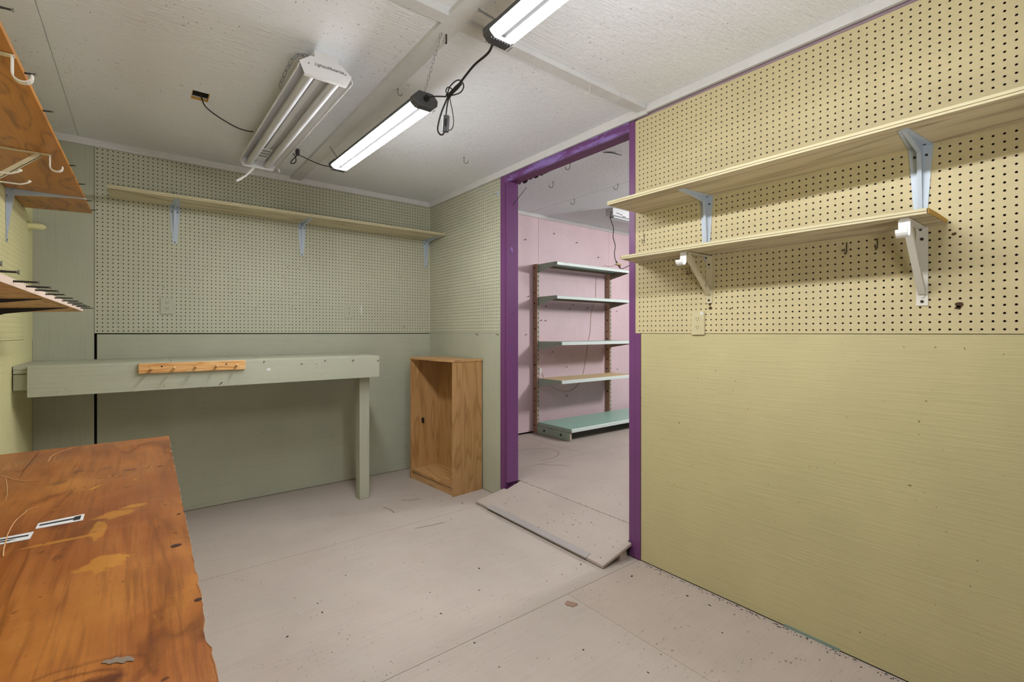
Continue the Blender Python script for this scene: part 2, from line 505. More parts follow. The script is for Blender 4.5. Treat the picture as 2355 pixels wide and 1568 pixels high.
def screw(parent, a, b, name='screw', mats=('steel', 'zinc'), r=0.0022, head=0.0046):
    a = Vector(a); b = Vector(b); d = (b - a); L = d.length; d.normalize()
    mb = MB(); pts = []; rad = []
    k = max(8, int(L / 0.0016))
    for i in range(k + 1):
        t = i / k
        pts.append(a + d * (L * t))
        th = (0.25 if (i % 2 and t < 0.6) else 0.0)
        rad.append(r * (1 + (th if t < 0.6 else 0)))
    mb.tube(pts, r, 6, 0, radii=rad)
    mb.tube([b - d * 0.0035, b, b + d * 0.0006], r, 8, 1, radii=[r, head, head])
    return mb.build(name, list(mats), parent)


def nail(parent, a, b, name='nail', r=0.0014, head=0.0032, mat='steel'):
    a = Vector(a); b = Vector(b); d = (b - a).normalized()
    mb = MB().tube([a, b], r, 6).tube([b - d * 0.0012, b + d * 0.0003], head, 8)
    return mb.build(name, mat, parent)


# ================================================================== SETTING
XL, XR, YB, ZC = -0.506, 2.12, 3.95, 2.435
YN = -1.3                 # the rooms stay open past here, behind the viewpoint
Z2, ZC2, X2 = 0.12, 2.55, 2.235

# floors: sheets of painted plywood with open seams
fl = thing('floor', 'pinkish grey painted plywood floor of the workroom', 'floor', (0, 0, 0), kind='structure')
bx('subfloor', 'dark', fl, XL - .1, 2.235, YN, YB + .1, -0.08, -0.02)
for (a, b, c, d, m) in ((XL - .05, 2.2, 2.80, YB + .05, 'floor'), (XL - .05, 2.2, 1.597, 2.7975, 'floor'), (XL - .05, 1.58, YN, 1.5945, 'floor'), (1.5815, 2.2, YN, 1.5945, 'floor2')):
    bx('floor_sheet', m, fl, a, b, c, d, -0.02, 0.0)
fl2 = thing('floor.001', 'raised plywood floor of the pink room beyond the doorway', 'floor', (4, 2, Z2), kind='structure')
bx('subfloor', 'dark', fl2, 2.238, 6.5, YN, 4.1, -0.02, Z2 - 0.02)
for (a, b, c, d) in ((2.24, 3.62, YN, 3.0), (3.623, 6.5, YN, 3.0), (2.24, 3.2, 3.003, 4.0), (3.203, 6.5, 3.003, 4.0)):
    bx('floor_sheet', 'floor2', fl2, a, b, c, d, Z2 - 0.02, Z2)

MB().ribbon([(2.80 + .27 * math.cos(k), 3.28 + .2 * math.sin(k), 0) for k in [-1.9 + i * .16 for i in range(26)]], .007, Z2 + .0002, .0003).build('scuff_ring', 'scuff', fl2)
MB().ribbon([(2.62, 3.02, 0), (2.66, 2.99, 0), (2.70, 2.92, 0), (2.76, 2.88, 0), (2.80, 2.80, 0)], .012, Z2 + .0002, .0003).build('scuff_mark', 'scuff', fl2)
for p in ([(1.34, 3.19, 0), (1.36, 3.12, 0), (1.36, 3.04, 0)], [(1.5, 3.24, 0), (1.56, 3.2, 0), (1.62, 3.18, 0)], [(1.35, 2.72, 0), (1.45, 2.70, 0), (1.55, 2.69, 0)]):
    MB().ribbon(smooth_path(p, 5), .010, .0002, .0003).build('scuff_mark', 'scuff', fl)

# ceilings
ce = thing('ceiling', 'white painted strand board ceiling of the workroom', 'ceiling', (0, 0, ZC), kind='structure')
# sheet 2 has a small rectangular cable hole: build it as four strips round the hole
HX0, HX1, HY0, HY1 = 0.200, 0.274, 2.832, 2.940
bx('ceiling_sheet', 'ceiling', ce, XL - .1, -0.305, YN, YB + .1, ZC, ZC + .02)
mb = MB().box(-0.303, HX0, YN, YB + .1, ZC, ZC + .02).box(HX1, 0.955, YN, YB + .1, ZC, ZC + .02)
mb.box(HX0, HX1, YN, HY0, ZC, ZC + .02).box(HX0, HX1, HY1, YB + .1, ZC, ZC + .02)
mb.build('ceiling_sheet', 'ceiling', ce)
bx('ceiling_sheet', 'ceiling', ce, 0.957, XR + .12, YN, YB + .1, ZC, ZC + .02)
mb = MB().box(HX0 + .0005, HX0 + .003, HY0, HY1 - .0005, ZC + .0005, ZC + .014).box(HX1 - .003, HX1 - .0005, HY0, HY1 - .0005, ZC + .0005, ZC + .014).box(HX0 + .003, HX1 - .003, HY1 - .003, HY1 - .0005, ZC + .0005, ZC + .014)
mb.build('hole_lining', 'ply_orange', ce)
bx('hole_void', 'dark', ce, HX0 - .02, HX1 + .02, HY0 - .02, HY1 + .02, ZC + .0205, ZC + .026)
ce2 = thing('ceiling.001', 'white board ceiling of the pink room beyond the doorway', 'ceiling', (4, 2, ZC2), kind='structure')
for (a, b, c, d) in ((2.225, 3.36, YN, 4.1), (3.364, 4.62, YN, 4.1), (4.624, 6.5, YN, 4.1)):
    bx('ceiling_sheet', 'ceiling', ce2, a, b, c, d, ZC2, ZC2 + .02)
MB().prism([(2.66, 2.32, ZC2 - .006), (2.69, 2.29, ZC2 - .006), (2.76, 2.23, ZC2 - .03), (2.735, 2.275, ZC2 - .006)], (0, 0, .004)).build('loose_flap', 'charcoal', ce2)

# back wall
wb = thing('wall_back', 'green wall of pegboard over plywood behind the counter', 'wall', (0, YB, 0), kind='structure')
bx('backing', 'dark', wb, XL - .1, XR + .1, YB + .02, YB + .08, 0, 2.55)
bx('plywood_strip', 'green_v', wb, XL, -0.233, YB, YB + .019, 0, ZC)
bx('plywood_panel', 'green', wb, -0.219, XR, YB, YB + .019, 0.004, 1.219)
pegboard('pegboard_panel', (-0.226, YB - .002, 1.226), (1, 0, 0), (0, -1, 0), XR + .226, 1.226, ZC, 0.008, 0.014, 'green_peg', wb)
# screw heads on the plywood strip
for (x, z) in ((-0.25, 1.95), (-0.245, 1.62), (-0.245, 1.30), (-0.49, 1.7), (-0.47, 2.0), (-0.25, 1.12), (-0.49, 1.30), (-0.42, 1.58)):
    MB().tube([(x, YB - .001, z), (x, YB + .002, z)], 0.0045, 8).build('screw_head', 'green_plate', wb)

mb = MB()
for i in range(85):
    x = random.gauss(.95, .45) if i % 3 else random.uniform(-.1, 2.0); z = random.gauss(1.52, .15) if i % 3 else random.uniform(1.25, 2.0)
    if not (-.15 < x < 2.05 and 1.25 < z < 2.0): continue
    q = random.uniform(.0015, .0038)
    mb.prism([(x + q * random.uniform(.6, 1.2) * math.cos(k), YB - .0022, z + q * random.uniform(.6, 1.3) * math.sin(k)) for k in [i2 * PI / 3 for i2 in range(6)]], (0, -.0004, 0))
o = mb.build('dirt_spots', 'damage', wb); o['kind'] = 'stuff'
MB().prism([(1.468 + .005 * math.cos(k), YB - .0022, 1.42 + .04 * math.sin(k)) for k in [i * PI / 6 for i in range(12)]], (0, -.0004, 0)).build('white_smear', 'label', wb)

# wall with the doorway
wr = thing('wall_right', 'yellow and green wall with the purple doorway', 'wall', (XR, 2, 0), kind='structure')
bx('backing', 'lilac', wr, XR + .012, XR + .098, YN, 1.62, 0, 2.55)
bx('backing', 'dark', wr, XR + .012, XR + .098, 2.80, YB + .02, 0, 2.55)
bx('backing', 'lilac', wr, XR + .03, XR + .098, 1.62, 2.80, 2.39, 2.55)
bx('plywood_panel', 'yellow', wr, XR, XR + .011, YN, 1.583, 0.006, 1.224)
pegboard('pegboard_panel', (XR - .003, 1.617, 1.226), (0, -1, 0), (-1, 0, 0), 1.617 - YN, 1.226, 2.378, 0.028, 0.014, 'yellow_peg', wr, umax=1.85)
bx('plywood_panel', 'green_v', wr, XR, XR + .011, 2.845, YB, 0.004, 1.224)
pegboard('pegboard_panel', (XR - .002, YB, 1.226), (0, -1, 0), (-1, 0, 0), YB - 2.845, 1.226, 2.40, 0.014, 0.014, 'green_peg', wr)
# the bare wall foot under the yellow plywood
bx('wall_foot', 'dark', wr, XR + .004, XR + .02, YN, 1.583, 0, 0.007)
bx('old_paint_patch', 'teal', wr, XR - .002, XR + .004, 0.66, 0.86, 0.0005, 0.012)
# broken spots in the pegboard
for (y, z, k) in ((0.334, 1.556, 0.55), (0.321, 1.322, 1.0), (0.325, 1.312, .7), (1.185, 1.345, 0.8), (1.188, 1.362, 0.55), (1.09, 1.338, 0.35)):
    n = 11
    poly = [(XR - .0033, y + math.cos(2 * PI * i / n) * 0.0125 * k * random.uniform(.55, 1.2), z + math.sin(2 * PI * i / n) * 0.011 * k * random.uniform(.5, 1.2)) for i in range(n)]
    MB().prism(poly, (-.0012, 0, 0)).build('broken_patch', 'damage', wr)

# wall beside the viewpoint
wl = thing('wall_left', 'pale yellow pegboard wall behind the wooden shelves', 'wall', (XL, 2, 0), kind='structure')
bx('backing', 'dark', wl, XL - .06, XL - .02, YN, YB, 0, 2.5)
bx('plywood_panel', 'pale_yellow', wl, XL - .019, XL - .001, YN, YB, 0.0, 1.190)
bx('plywood_strip', 'pale_yellow', wl, XL - .019, XL, 3.685, YB, 1.19, ZC)
pegboard('pegboard_panel', (XL, 3.684, 1.192), (0, -1, 0), (1, 0, 0), 3.684 - YN, 1.192, ZC, 0.012, 0.014, 'pale_yellow', wl, umax=1.6, r=.0018)

# pink wall of the next room
wf = thing('wall_far', 'pink painted wall of the next room behind the metal shelving', 'wall', (4, 4.005, 0), kind='structure')
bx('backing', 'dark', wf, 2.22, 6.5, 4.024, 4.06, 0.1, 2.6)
bx('wall_sheet', 'pink', wf, 2.22, 3.508, 4.005, 4.023, 0.135, ZC2)
bx('wall_sheet', 'pink', wf, 3.511, 4.70, 4.005, 4.023, 0.135, ZC2)
bx('wall_sheet', 'pink', wf, 4.7025, 6.5, 4.005, 4.023, 0.135, ZC2)
for (x, z) in ((3.32, 2.24), (3.36, 1.62), (3.33, 1.20), (3.75, 2.36), (4.12, 2.30), (4.5, 2.16), (3.62, 1.52), (4.0, 1.5), (4.05, 1.55), (4.3, 1.52), (3.55, 1.36), (3.62, 1.36), (3.72, 1.0), (3.95, .82), (3.95, .48), (4.85, 1.5), (4.86, .75)):
    nail(wf, (x, 4.012, z), (x - .012, 3.985, z + .008), r=.003, head=.006)

# ceiling trim
tr = bx('trim_1', 'trim', None, XL, XR, YB - .018, YB - .003, 2.392, ZC)
tag(tr, 'white ceiling trim above the green back wall', 'trim', kind='structure')
tr = thing('trim_2', 'white ceiling trim above the doorway wall', 'trim', (XR, 2, 2.41), kind='structure')
bx('trim_board', 'trim', tr, XR - .018, XR - .004, 1.535, YB - .018, 2.388, ZC)
bx('trim_board', 'trim', tr, XR - .020, XR - .004, YN, 1.533, 2.394, ZC)
tr = bx('trim_3', 'trim', None, 2.225, 6.5, 3.99, 4.004, 2.513, ZC2)
tag(tr, 'white ceiling trim above the pink wall', 'trim', kind='structure')
tr = thing('trim_4', 'white batten running across the ceiling towards the doorway', 'trim', (1, 1.57, ZC), kind='structure')
bx('batten_length', 'batten', tr, XL, 1.90, 1.540, 1.594, ZC - .022, ZC - .0005)
bx('batten_length', 'batten', tr, 1.902, XR - .021, 1.534, 1.592, ZC - .025, ZC - .0005)
tr = thing('trim_5', 'white batten running along the ceiling to the back wall', 'trim', (.95, 2.7, ZC), kind='structure')
bx('batten_length', 'batten', tr, 0.905, 0.985, 1.595, YB - .02, ZC - .020, ZC - .0005)
bx('batten_length', 'batten', tr, 0.905, 0.980, YN, 1.539, ZC - .022, ZC - .0005)

# doorway
dr = thing('door_1', 'purple painted door frame with no door in it', 'door frame', (XR, 2.2, 0), kind='structure')
bx('casing', 'purple', dr, XR - .006, XR + .10, 2.790, 2.845, 0.07, 2.386, bevel=.002)
bx('jamb', 'purple', dr, XR - .001, X2 - .017, 2.760, 2.789, 0.125, 2.345, bevel=.002)
bx('casing', 'purple', dr, XR - .006, XR + .10, 1.617, 1.658, 0.006, 2.384, bevel=.002)
bx('casing', 'purple', dr, XR - .0055, XR + .012, 1.584, 1.6165, 0.006, 1.2255)
hd = MB().box(XR - .007, XR + .010, 1.658, 2.79, 2.336, 2.387).build('header', ['purple_worn'], dr, bevel=.002)
bx('header_soffit', 'purple_soffit', dr, XR + .0105, X2 - .017, 1.659, 2.789, 2.340, 2.385)
mb = MB()
for i in range(26):
    y = random.uniform(2.42, 2.75); h = random.uniform(.004, .02) * (y - 2.3) / .4
    w = random.uniform(.008, .03)
    mb.prism([(X2 - .016, y, 2.342), (X2 - .016, y + w, 2.342), (X2 - .016, y + w * .6, 2.342 - h), (X2 - .016, y + w * .2, 2.342 - h * .6)], (.004, 0, 0))
mb.build('torn_board_edge', 'crumb', dr)
nail(dr, (2.165, 2.7605, 2.17), (2.238, 2.69, 2.30), r=.002, head=.0045)
nail(dr, (2.15, 2.7605, 1.36), (2.165, 2.735, 1.385), r=.0012, head=.002)
MB().prism([(2.155 + math.cos(a) * .012, 2.7598, 1.83 + math.sin(a) * .034) for a in [i * PI / 6 for i in range(12)]], (0, -.0006, 0)).build('paint_drip', 'purple_worn', dr)

# ================================================================== THINGS
# ---- green counter against the back wall
CZ = 1.062
ct = thing('counter', 'long green painted counter with one post leg against the back wall', 'counter', (0.44, 3.66, 0))
xs = [XL + .003, -0.178, 0.141, 0.459, 0.777, 1.096, 1.375]
for a, b in zip(xs[:-1], xs[1:]):
    bx('top_plank', 'green', ct, a, b - .0025, 3.382, YB - .004, CZ - .019, CZ, bevel=.001)
bx('front_board', 'green', ct, -0.448, 1.378, 3.342, 3.380, 0.905, CZ - .001, bevel=.002)
bx('rail', 'green', ct, XL + .004, 1.37, 3.384, 3.42, 1.023, CZ - .020)
bx('rail', 'green', ct, XL + .004, 1.37, 3.384, 3.42, 0.940, 1.018)
bx('end_rail', 'green', ct, 1.335, 1.372, 3.422, YB - .004, 0.94, CZ - .020)
bx('wall_rail', 'green', ct, XL + .004, 1.33, YB - .04, YB - .004, 0.94, CZ - .020)
bx('leg', 'green_v', ct, 1.264, 1.339, 3.434, 3.510, 0.0, 0.939, bevel=.004)
for (x, z, dx, dz) in ((0.612, 1.037, 0, .01), (0.838, 1.023, .0, .0), (0.985, 1.032, .004, .008), (1.176, 1.025, .006, .01), (0.371, 0.915, .012, .014), (1.362, 1.026, 0, 0)):
    nail(ct, (x, 3.343, z), (x + dx, 3.328, z + dz), r=.0022, head=.004)
MB().box(.631, .651, 3.3412, 3.3419, .988, 1.001).build('torn_sticker', 'label', ct)

# ---- peg rail screwed to the counter front
pr = thing('peg_rail', 'light pine rail with five pegs on the front of the green counter', 'peg rail', (0.247, 3.34, 1.03))
MB().prism([(-0.013, 3.322, 1.002), (0.507, 3.322, 1.003), (0.507, 3.322, 1.0595), (-0.013, 3.322, 1.0575)], (0, .0195, 0)).build('back_board', 'pine', pr, bevel=.002)
for x in (0.045, 0.147, 0.249, 0.353, 0.457):
    z = 1.024 + (x - .04) * .006
    MB().tube([(x, 3.323, z), (x, 3.30, z + .004), (x, 3.282, z + .007), (x, 3.276, z + .008), (x, 3.272, z + .009)], .006, 12, radii=[.0062, .0058, .0072, .0085, .0055]).build('peg', 'pine', pr)
for x in (0.091, 0.405):
    MB().tube([(x, 3.3205, 1.039), (x, 3.3225, 1.039)], .0045, 10).build('screw_hole', 'crack', pr)

# ---- oak laminate cabinet without doors
cb = thing('cabinet', 'open fronted oak laminate cabinet standing in the corner by the doorway', 'cabinet', (1.95, 3.38, 0))
# local frame: s along the front from the doorway end, d into the depth
A = Vector((1.837, 3.060, 0)); B = Vector((1.790, 3.688, 0)); sv = (B - A).normalized(); W = (B - A).length
dv = Vector((sv.y, -sv.x, 0));  DP = 0.274


def cbox(s0, s1, d0, d1, z0, z1):
    base = [A + sv * s + dv * d + Vector((0, 0, z0)) for s, d in ((s0, d0), (s1, d0), (s1, d1), (s0, d1))]
    return MB().prism(base, (0, 0, z1 - z0))


T = .018
cbox(0, T, 0, DP, 0, 1.004).build('side_panel', 'laminate', cb, bevel=.001)
cbox(W - T, W, 0, DP, 0, 1.004).build('side_panel', 'laminate', cb, bevel=.001)
cbox(-.003, W + .003, -.004, DP + .003, 1.005, 1.023).build('top_panel', 'laminate_h', cb, bevel=.002)
cbox(T, W - T, DP - .006, DP - .001, .06, 1.004).build('back_panel', 'laminate', cb)
cbox(T, W - T, .004, DP - .007, .062, .080).build('bottom_shelf', 'laminate_h', cb, bevel=.001)
cbox(T, W - T, .012, .026, 0, .058).build('plinth', 'laminate_h', cb)
mb = cbox(W - T - .016, W - T - .001, .10, .118, .46, .50)
mb.build('hinge_plate', 'steel', cb)
cbox(W - T - .030, W - T - .001, .020, .050, .985, 1.003).build('shelf_clip', 'raw', cb)
cbox(T + .001, T + .012, .13, .14, .965, .975).build('shelf_pin', 'white_plastic', cb)

# ---- varnished workbench in front
wbn = thing('workbench', 'worn orange varnished workbench with chipped front edge', 'workbench', (-.22, .6, 0))
ZB = 0.91
edge = []
y = 1.812
while y > -.9:
    t = (1.812 - y)
    x = .067 - .0085 * t + random.uniform(-.0012, .0008)
    if abs(y - .59) < .022: x -= .003
    if 1.55 < y < 1.70: x -= random.uniform(.0, .003)
    edge.append((x, y)); y -= random.uniform(.008, .022)
poly = [(XL + .004, 1.800), (.03, 1.811)] + edge + [(XL + .004, -.9)]
MB().prism([(p[0], p[1], ZB - .032) for p in poly], (0, 0, .032)).build('bench_top', 'bench', wbn)
mb = MB()
for i in range(len(edge) - 1):
    (x0, y0), (x1, y1) = edge[i], edge[i + 1]
    if random.random() < (0.75 if (y0 > 1.4 or .45 < y0 < .75 or 0.85 < y0 < 1.0) else .25):
        w = random.uniform(.0006, .0018)
        mb.prism([(x0 - w, y0, ZB), (x1 - w * .7, y1, ZB), (x1 + .0008, y1, ZB - .004), (x0 + .0008, y0, ZB - .004)], (0, 0, .0005))
we = mb.build('worn_edge', 'bench_edge', wbn); we['kind'] = 'stuff'
bx('front_apron', 'orange', wbn, .000, .035, -.88, 1.77, ZB - .13, ZB - .033)
bx('end_apron', 'orange', wbn, XL + .01, -.001, 1.735, 1.77, ZB - .13, ZB - .033)
for (x, y) in ((-.04, 1.66), (-.48, 1.66), (-.04, -.85), (-.48, -.85)):
    bx('leg', 'orange', wbn, x, x + .07, y, y + .07, 0, ZB - .0335)
for pts, bars in (
    ([(-0.1359, 1.0843), (-0.0784, 1.086), (-0.0786, 1.1218), (-0.136, 1.1135)],
     [[(-0.1331, 1.0971), (-0.0912, 1.0993), (-0.0908, 1.1069), (-0.1327, 1.1041)], [(-0.0913, 1.0923), (-0.0825, 1.0925), (-0.0824, 1.1153), (-0.0912, 1.1129)]]),
    ([(-0.1966, 1.0384), (-0.136, 1.038), (-0.1358, 1.0722), (-0.1982, 1.0687)],
     [[(-0.192, 1.0577), (-0.14, 1.0533), (-0.1395, 1.0596), (-0.1917, 1.0627)], [(-0.1902, 1.0477), (-0.1609, 1.0458), (-0.1524, 1.05), (-0.1899, 1.0526)]])):
    st = MB().prism([(x, y, ZB + .0002) for x, y in pts], (0, 0, .0006)).build('sticker', 'label', wbn)
    for b in bars:
        MB().prism([(x, y, ZB + .0008) for x, y in b], (0, 0, .0003)).build('printed_bar', 'ink', st)
SCR = [([(-0.1548, 0.9773), (-0.1602, 1.0158), (-0.1624, 1.0416), (-0.1659, 1.0755), (-0.1671, 1.0976), (-0.1681, 1.1291), (-0.1676, 1.1546), (-0.1652, 1.1754), (-0.1619, 1.1917), (-0.1611, 1.2081), (-0.148, 1.2207)], .0016),
       ([(-0.1816, 1.6258), (-0.1822, 1.6886), (-0.1766, 1.7288), (-0.1626, 1.759), (-0.1514, 1.7811)], .0014),
       ([(-0.2486, 1.5382), (-0.235, 1.5154), (-0.2109, 1.4652), (-0.1719, 1.4309)], .001),
       ([(-0.2343, 1.5069), (-0.2117, 1.3733), (-0.204, 1.3046)], .001)]
for p, w in SCR:
    MB().ribbon(smooth_path([(a, b, 0) for a, b in p], 4), w, ZB + .0009, .0003).build('scratch', 'scratch', wbn)
MB().ribbon([(-0.216, 1.8), (-0.215, 1.7419), (-0.2151, 1.6621), (-0.215, 1.5673), (-0.211, 1.4886)], .0014, ZB + .0001, .0004).build('crack', 'crack', wbn)
for (x, y, a, b) in ((0.0412, 0.8715, .007, .006), (0.0152, 1.3237, .0, .0), (0.0537, 0.6787, .004, .004), (.0345, 1.4137, .005, .003), (.052, 1.02, .003, .003)):
    if a:
        MB().prism([(x + a * math.cos(t), y + b * math.sin(t), ZB + .0001) for t in [i * PI / 5 for i in range(10)]], (0, 0, .0004)).build('screw_hole', 'crack', wbn)
n = 12
MB().prism([(x, y, ZB + .0001) for x, y in ((-.031, .606), (-.027, .609), (-.023, .606), (-.019, .608), (-.015, .603), (-.010, .603), (-.005, .594), (-.006, .590), (-.011, .594), (-.014, .592), (-.019, .598), (-.025, .599), (-.027, .603))], (0, 0, .0006)).build('torn_grain', 'torn', wbn)


# ---- shelf brackets
def stamped_bracket(parent, p, n, vlen, alen, w0=.030, w1=.013, mat='galv', screws=True):
    """pressed steel bracket: p = top inner corner on the wall, n = outward direction"""
    p = Vector(p); n = Vector(n); s = Vector((n.y, -n.x, 0)); up = Vector((0, 0, 1)); th = .0025

    def plate(o, d, L, nor):
        a = [o - s * w0, o + s * w0]
        tip = o + d * (L - w1)
        a += [tip + (s * math.cos(t) + d * math.sin(t)) * w1 for t in [i * PI / 6 for i in range(7)]]
        return MB().prism(a, nor * th)
    mb = plate(p, -up, vlen, n)
    m2 = plate(p, n, alen, -up); mb.add(m2.v, m2.f)
    # the stiffening rib down the middle of both arms
    r = .006
    prof = [p + n * .002 - up * vlen * .93, p + n * .012 - up * vlen * .55, p + n * .026 - up * .026, p + n * alen * .55 - up * .012, p + n * alen * .93 - up * .002, p + n * .002 - up * .002]
    mb.prism([q - s * r for q in prof], s * 2 * r)
    br = mb.build('bracket', mat, parent)
    if screws:
        for (sx, z) in ((-.016, .035), (.016, .035), (0, vlen - .012)):
            q = p + s * sx - up * z
            MB().tube([q + n * .002, q + n * .0045], .0042, 8).build('screw', 'steel', br)
        for sx in (-.014, .014):
            q = p + s * sx + n * .02
            MB().tube([q - up * .002, q - up * .0042], .0038, 8).build('screw', 'steel', br)
    return br


def shelf_board(parent, poly, z0, z1, mat, ends=None):
    return MB().prism([(x, y, z0) for x, y in poly], (0, 0, z1 - z0)).build('board', mat, parent)


def ply_edge(parent, a, b, z0, z1, n, t=.0014, name='front_edge'):
    """painted plywood edge with an open core line"""
    a = Vector(a); b = Vector(b); n = Vector(n); h = z1 - z0
    mb = MB()
    for (u0, u1, o, mi) in ((0, .36, t, 0), (.36, .50, t * .35, 1), (.50, 1.0, t, 0)):
        mb.prism([(a.x, a.y, z0 + h * u0), (b.x, b.y, z0 + h * u0), (b.x, b.y, z0 + h * u1), (a.x, a.y, z0 + h * u1)], n * o, mi)
    return mb.build(name, ['ply_edge', 'ply_core'], parent)


# shelf on the green back wall
sh = thing('wall_shelf', 'long weathered plywood shelf on the green back wall', 'shelf', (1, YB, 2.08))
shelf_board(sh, [(-.156, YB - .004), (-.158, 3.664), (2.108, 3.644), (2.10, YB - .004)], 2.082, 2.100, 'ply_x')
ply_edge(sh, (-.158, 3.664, 0), (2.108, 3.644, 0), 2.082, 2.100, (0, -1, 0))
for x in (.179, .993, 2.075):
    stamped_bracket(sh, (x, YB - .0025, 2.0815), (0, -1, 0), .252, .262)
for (x) in (.16, 1.02, 1.4):
    nail(sh, (x, 3.68, 2.0995), (x + .004, 3.67, 2.118), r=.002, head=.002)

# upper shelf on the yellow wall
sh = thing('wall_shelf.001', 'long weathered plywood shelf high on the yellow pegboard wall', 'shelf', (XR, .5, 1.88))
shelf_board(sh, [(XR - .005, 1.592), (1.852, 1.587), (1.868, -.75), (XR - .005, -.75)], 1.872, 1.890, 'ply_y')
ply_edge(sh, (1.868, -.75, 0), (1.852, 1.587, 0), 1.872, 1.890, (-1, 0, 0))
ply_edge(sh, (1.852, 1.587, 0), (XR - .005, 1.592, 0), 1.872, 1.890, (0, 1, 0), name='end_edge')
for y in (1.205, .419, -.5):
    stamped_bracket(sh, (XR - .0035, y, 1.8715), (-1, 0, 0), .30, .225, .033, .015)

# lower shelf on the yellow wall, carried by rod brackets
sh = thing('wall_shelf.002', 'short warped plywood shelf beneath the long one on the yellow wall', 'shelf', (XR, .9, 1.6))
NB = 16
mb = MB(); f0 = Vector((1.863, 1.510)); f1 = Vector((1.876, .357)); b0 = Vector((XR - .005, 1.600)); b1 = Vector((XR - .005, .352))
vs = []; fs = []
for i in range(5):
    v = i / 4
    for j in range(NB + 1):
        u = j / NB
        a = f0.lerp(f1, u).lerp(b0.lerp(b1, u), v)
        z = 1.591 + (.012 * (1 - u) ** 2 * (v)) + .010 * max(0, u - .75) * 4 * ((v - .5) ** 2 - .25) * -.6
        vs.append((a.x, a.y, z))
nn = len(vs)
vs += [(x, y, z + .017) for x, y, z in vs]
for i in range(4):
    for j in range(NB):
        q = [i * (NB + 1) + j, i * (NB + 1) + j + 1, (i + 1) * (NB + 1) + j + 1, (i + 1) * (NB + 1) + j]
        fs.append(q); fs.append([k + nn for k in q[::-1]])
bd = [j for j in range(NB + 1)] + [i * (NB + 1) + NB for i in range(1, 5)] + [4 * (NB + 1) + j for j in range(NB - 1, -1, -1)] + [i * (NB + 1) for i in range(3, 0, -1)]
for a, b in zip(bd, bd[1:] + bd[:1]):
    fs.append([b, a, a + nn, b + nn])
mb.add(vs, fs); mb.build('board', 'ply_y', sh)
ply_edge(sh, (1.876, .357, 0), (1.863, 1.505, 0), 1.5915, 1.608, (-1, 0, 0))
MB().prism([(1.878, .3545, 1.5915), (2.0, .353, 1.594), (XR - .006, .3512, 1.594), (XR - .006, .3512, 1.607), (2.0, .353, 1.609), (1.878, .3545, 1.608)], (0, -.0012, 0)).build('end_edge', 'ply_orange', sh)
MB().prism([(1.861, 1.5105, 1.592), (XR - .01, 1.600, 1.603), (XR - .01, 1.600, 1.619), (1.861, 1.5105, 1.608)], (0, .0012, 0)).build('end_edge', 'ply_orange', sh)


def rod_bracket(parent, xw, y, ztop, vlen, alen, n=-1, mat='cream_metal', hookmat='white_plastic', hook=True, w=.016):
    """closet rod bracket: wall strap, arm, diagonal channel and a hook for the rod"""
    mb = MB()
    x1 = xw + n * alen
    mb.box(min(xw, xw + n * .003), max(xw, xw + n * .003), y - w, y + w, ztop - vlen, ztop)
    mb.box(min(xw, x1), max(xw, x1), y - w * .7, y + w * .7, ztop - .004, ztop - .0005)
    a = Vector((xw + n * .004, y, ztop - vlen + .045)); b = Vector((xw + n * alen * .86, y, ztop - .006))
    d = (b - a).normalized(); nr = d.cross(Vector((0, 1, 0))).normalized()
    ww = w * .62
    for o, t in ((-ww, .003), (ww - .003, .003)):
        mb.prism([a + Vector((0, o, 0)) - nr * .008, b + Vector((0, o, 0)) - nr * .008, b + Vector((0, o, 0)) + nr * .008, a + Vector((0, o, 0)) + nr * .008], (0, t, 0))
    q = nr * (.008 if (nr.x * n) > 0 else -.008)
    mb.prism([a + q + Vector((0, -ww, 0)), b + q + Vector((0, -ww, 0)), b + q + Vector((0, ww, 0)), a + q + Vector((0, ww, 0))], nr * .002)
    br = mb.build('bracket', mat, parent)
    for z in (ztop - .04, ztop - vlen + .014):
        MB().tube([(xw + n * .003, y, z), (xw + n * .0055, y, z)], .005, 8).build('screw', 'steel', br)
    MB().tube([(xw + n * .003, y, ztop - vlen + .034), (xw + n * .006, y, ztop - vlen + .034)], .007, 12).build('rivet', mat, br)
    if hook:
        x0 = xw + n * (alen - .004); r = .018; zc = ztop - .044
        path = [(x0, ztop - .005), (x0, zc)] + [(x0 + n * (r - r * math.cos(t)), zc - r * math.sin(t)) for t in [i * PI / 8 for i in range(1, 8)]] + [(x0 + n * 2 * r, zc + .004)]
        mb = MB()
        for (p0, p1) in zip(path[:-1], path[1:]):
            dx = p1[0] - p0[0]; dz = p1[1] - p0[1]; L = math.hypot(dx, dz); ox, oz = -dz / L * .0015, dx / L * .0015
            mb.prism([(p0[0] + ox, y - w * .95, p0[1] + oz), (p1[0] + ox, y - w * .95, p1[1] + oz), (p1[0] - ox, y - w * .95, p1[1] - oz), (p0[0] - ox, y - w * .95, p0[1] - oz)], (0, w * 1.9, 0))
        mb.build('rod_hook', hookmat, br)
    return br


rod_bracket(sh, XR - .0035, 1.191, 1.5905, .222, .222, mat='cream_metal')
rod_bracket(sh, XR - .0035, .415, 1.5905, .268, .225, mat='white_metal')

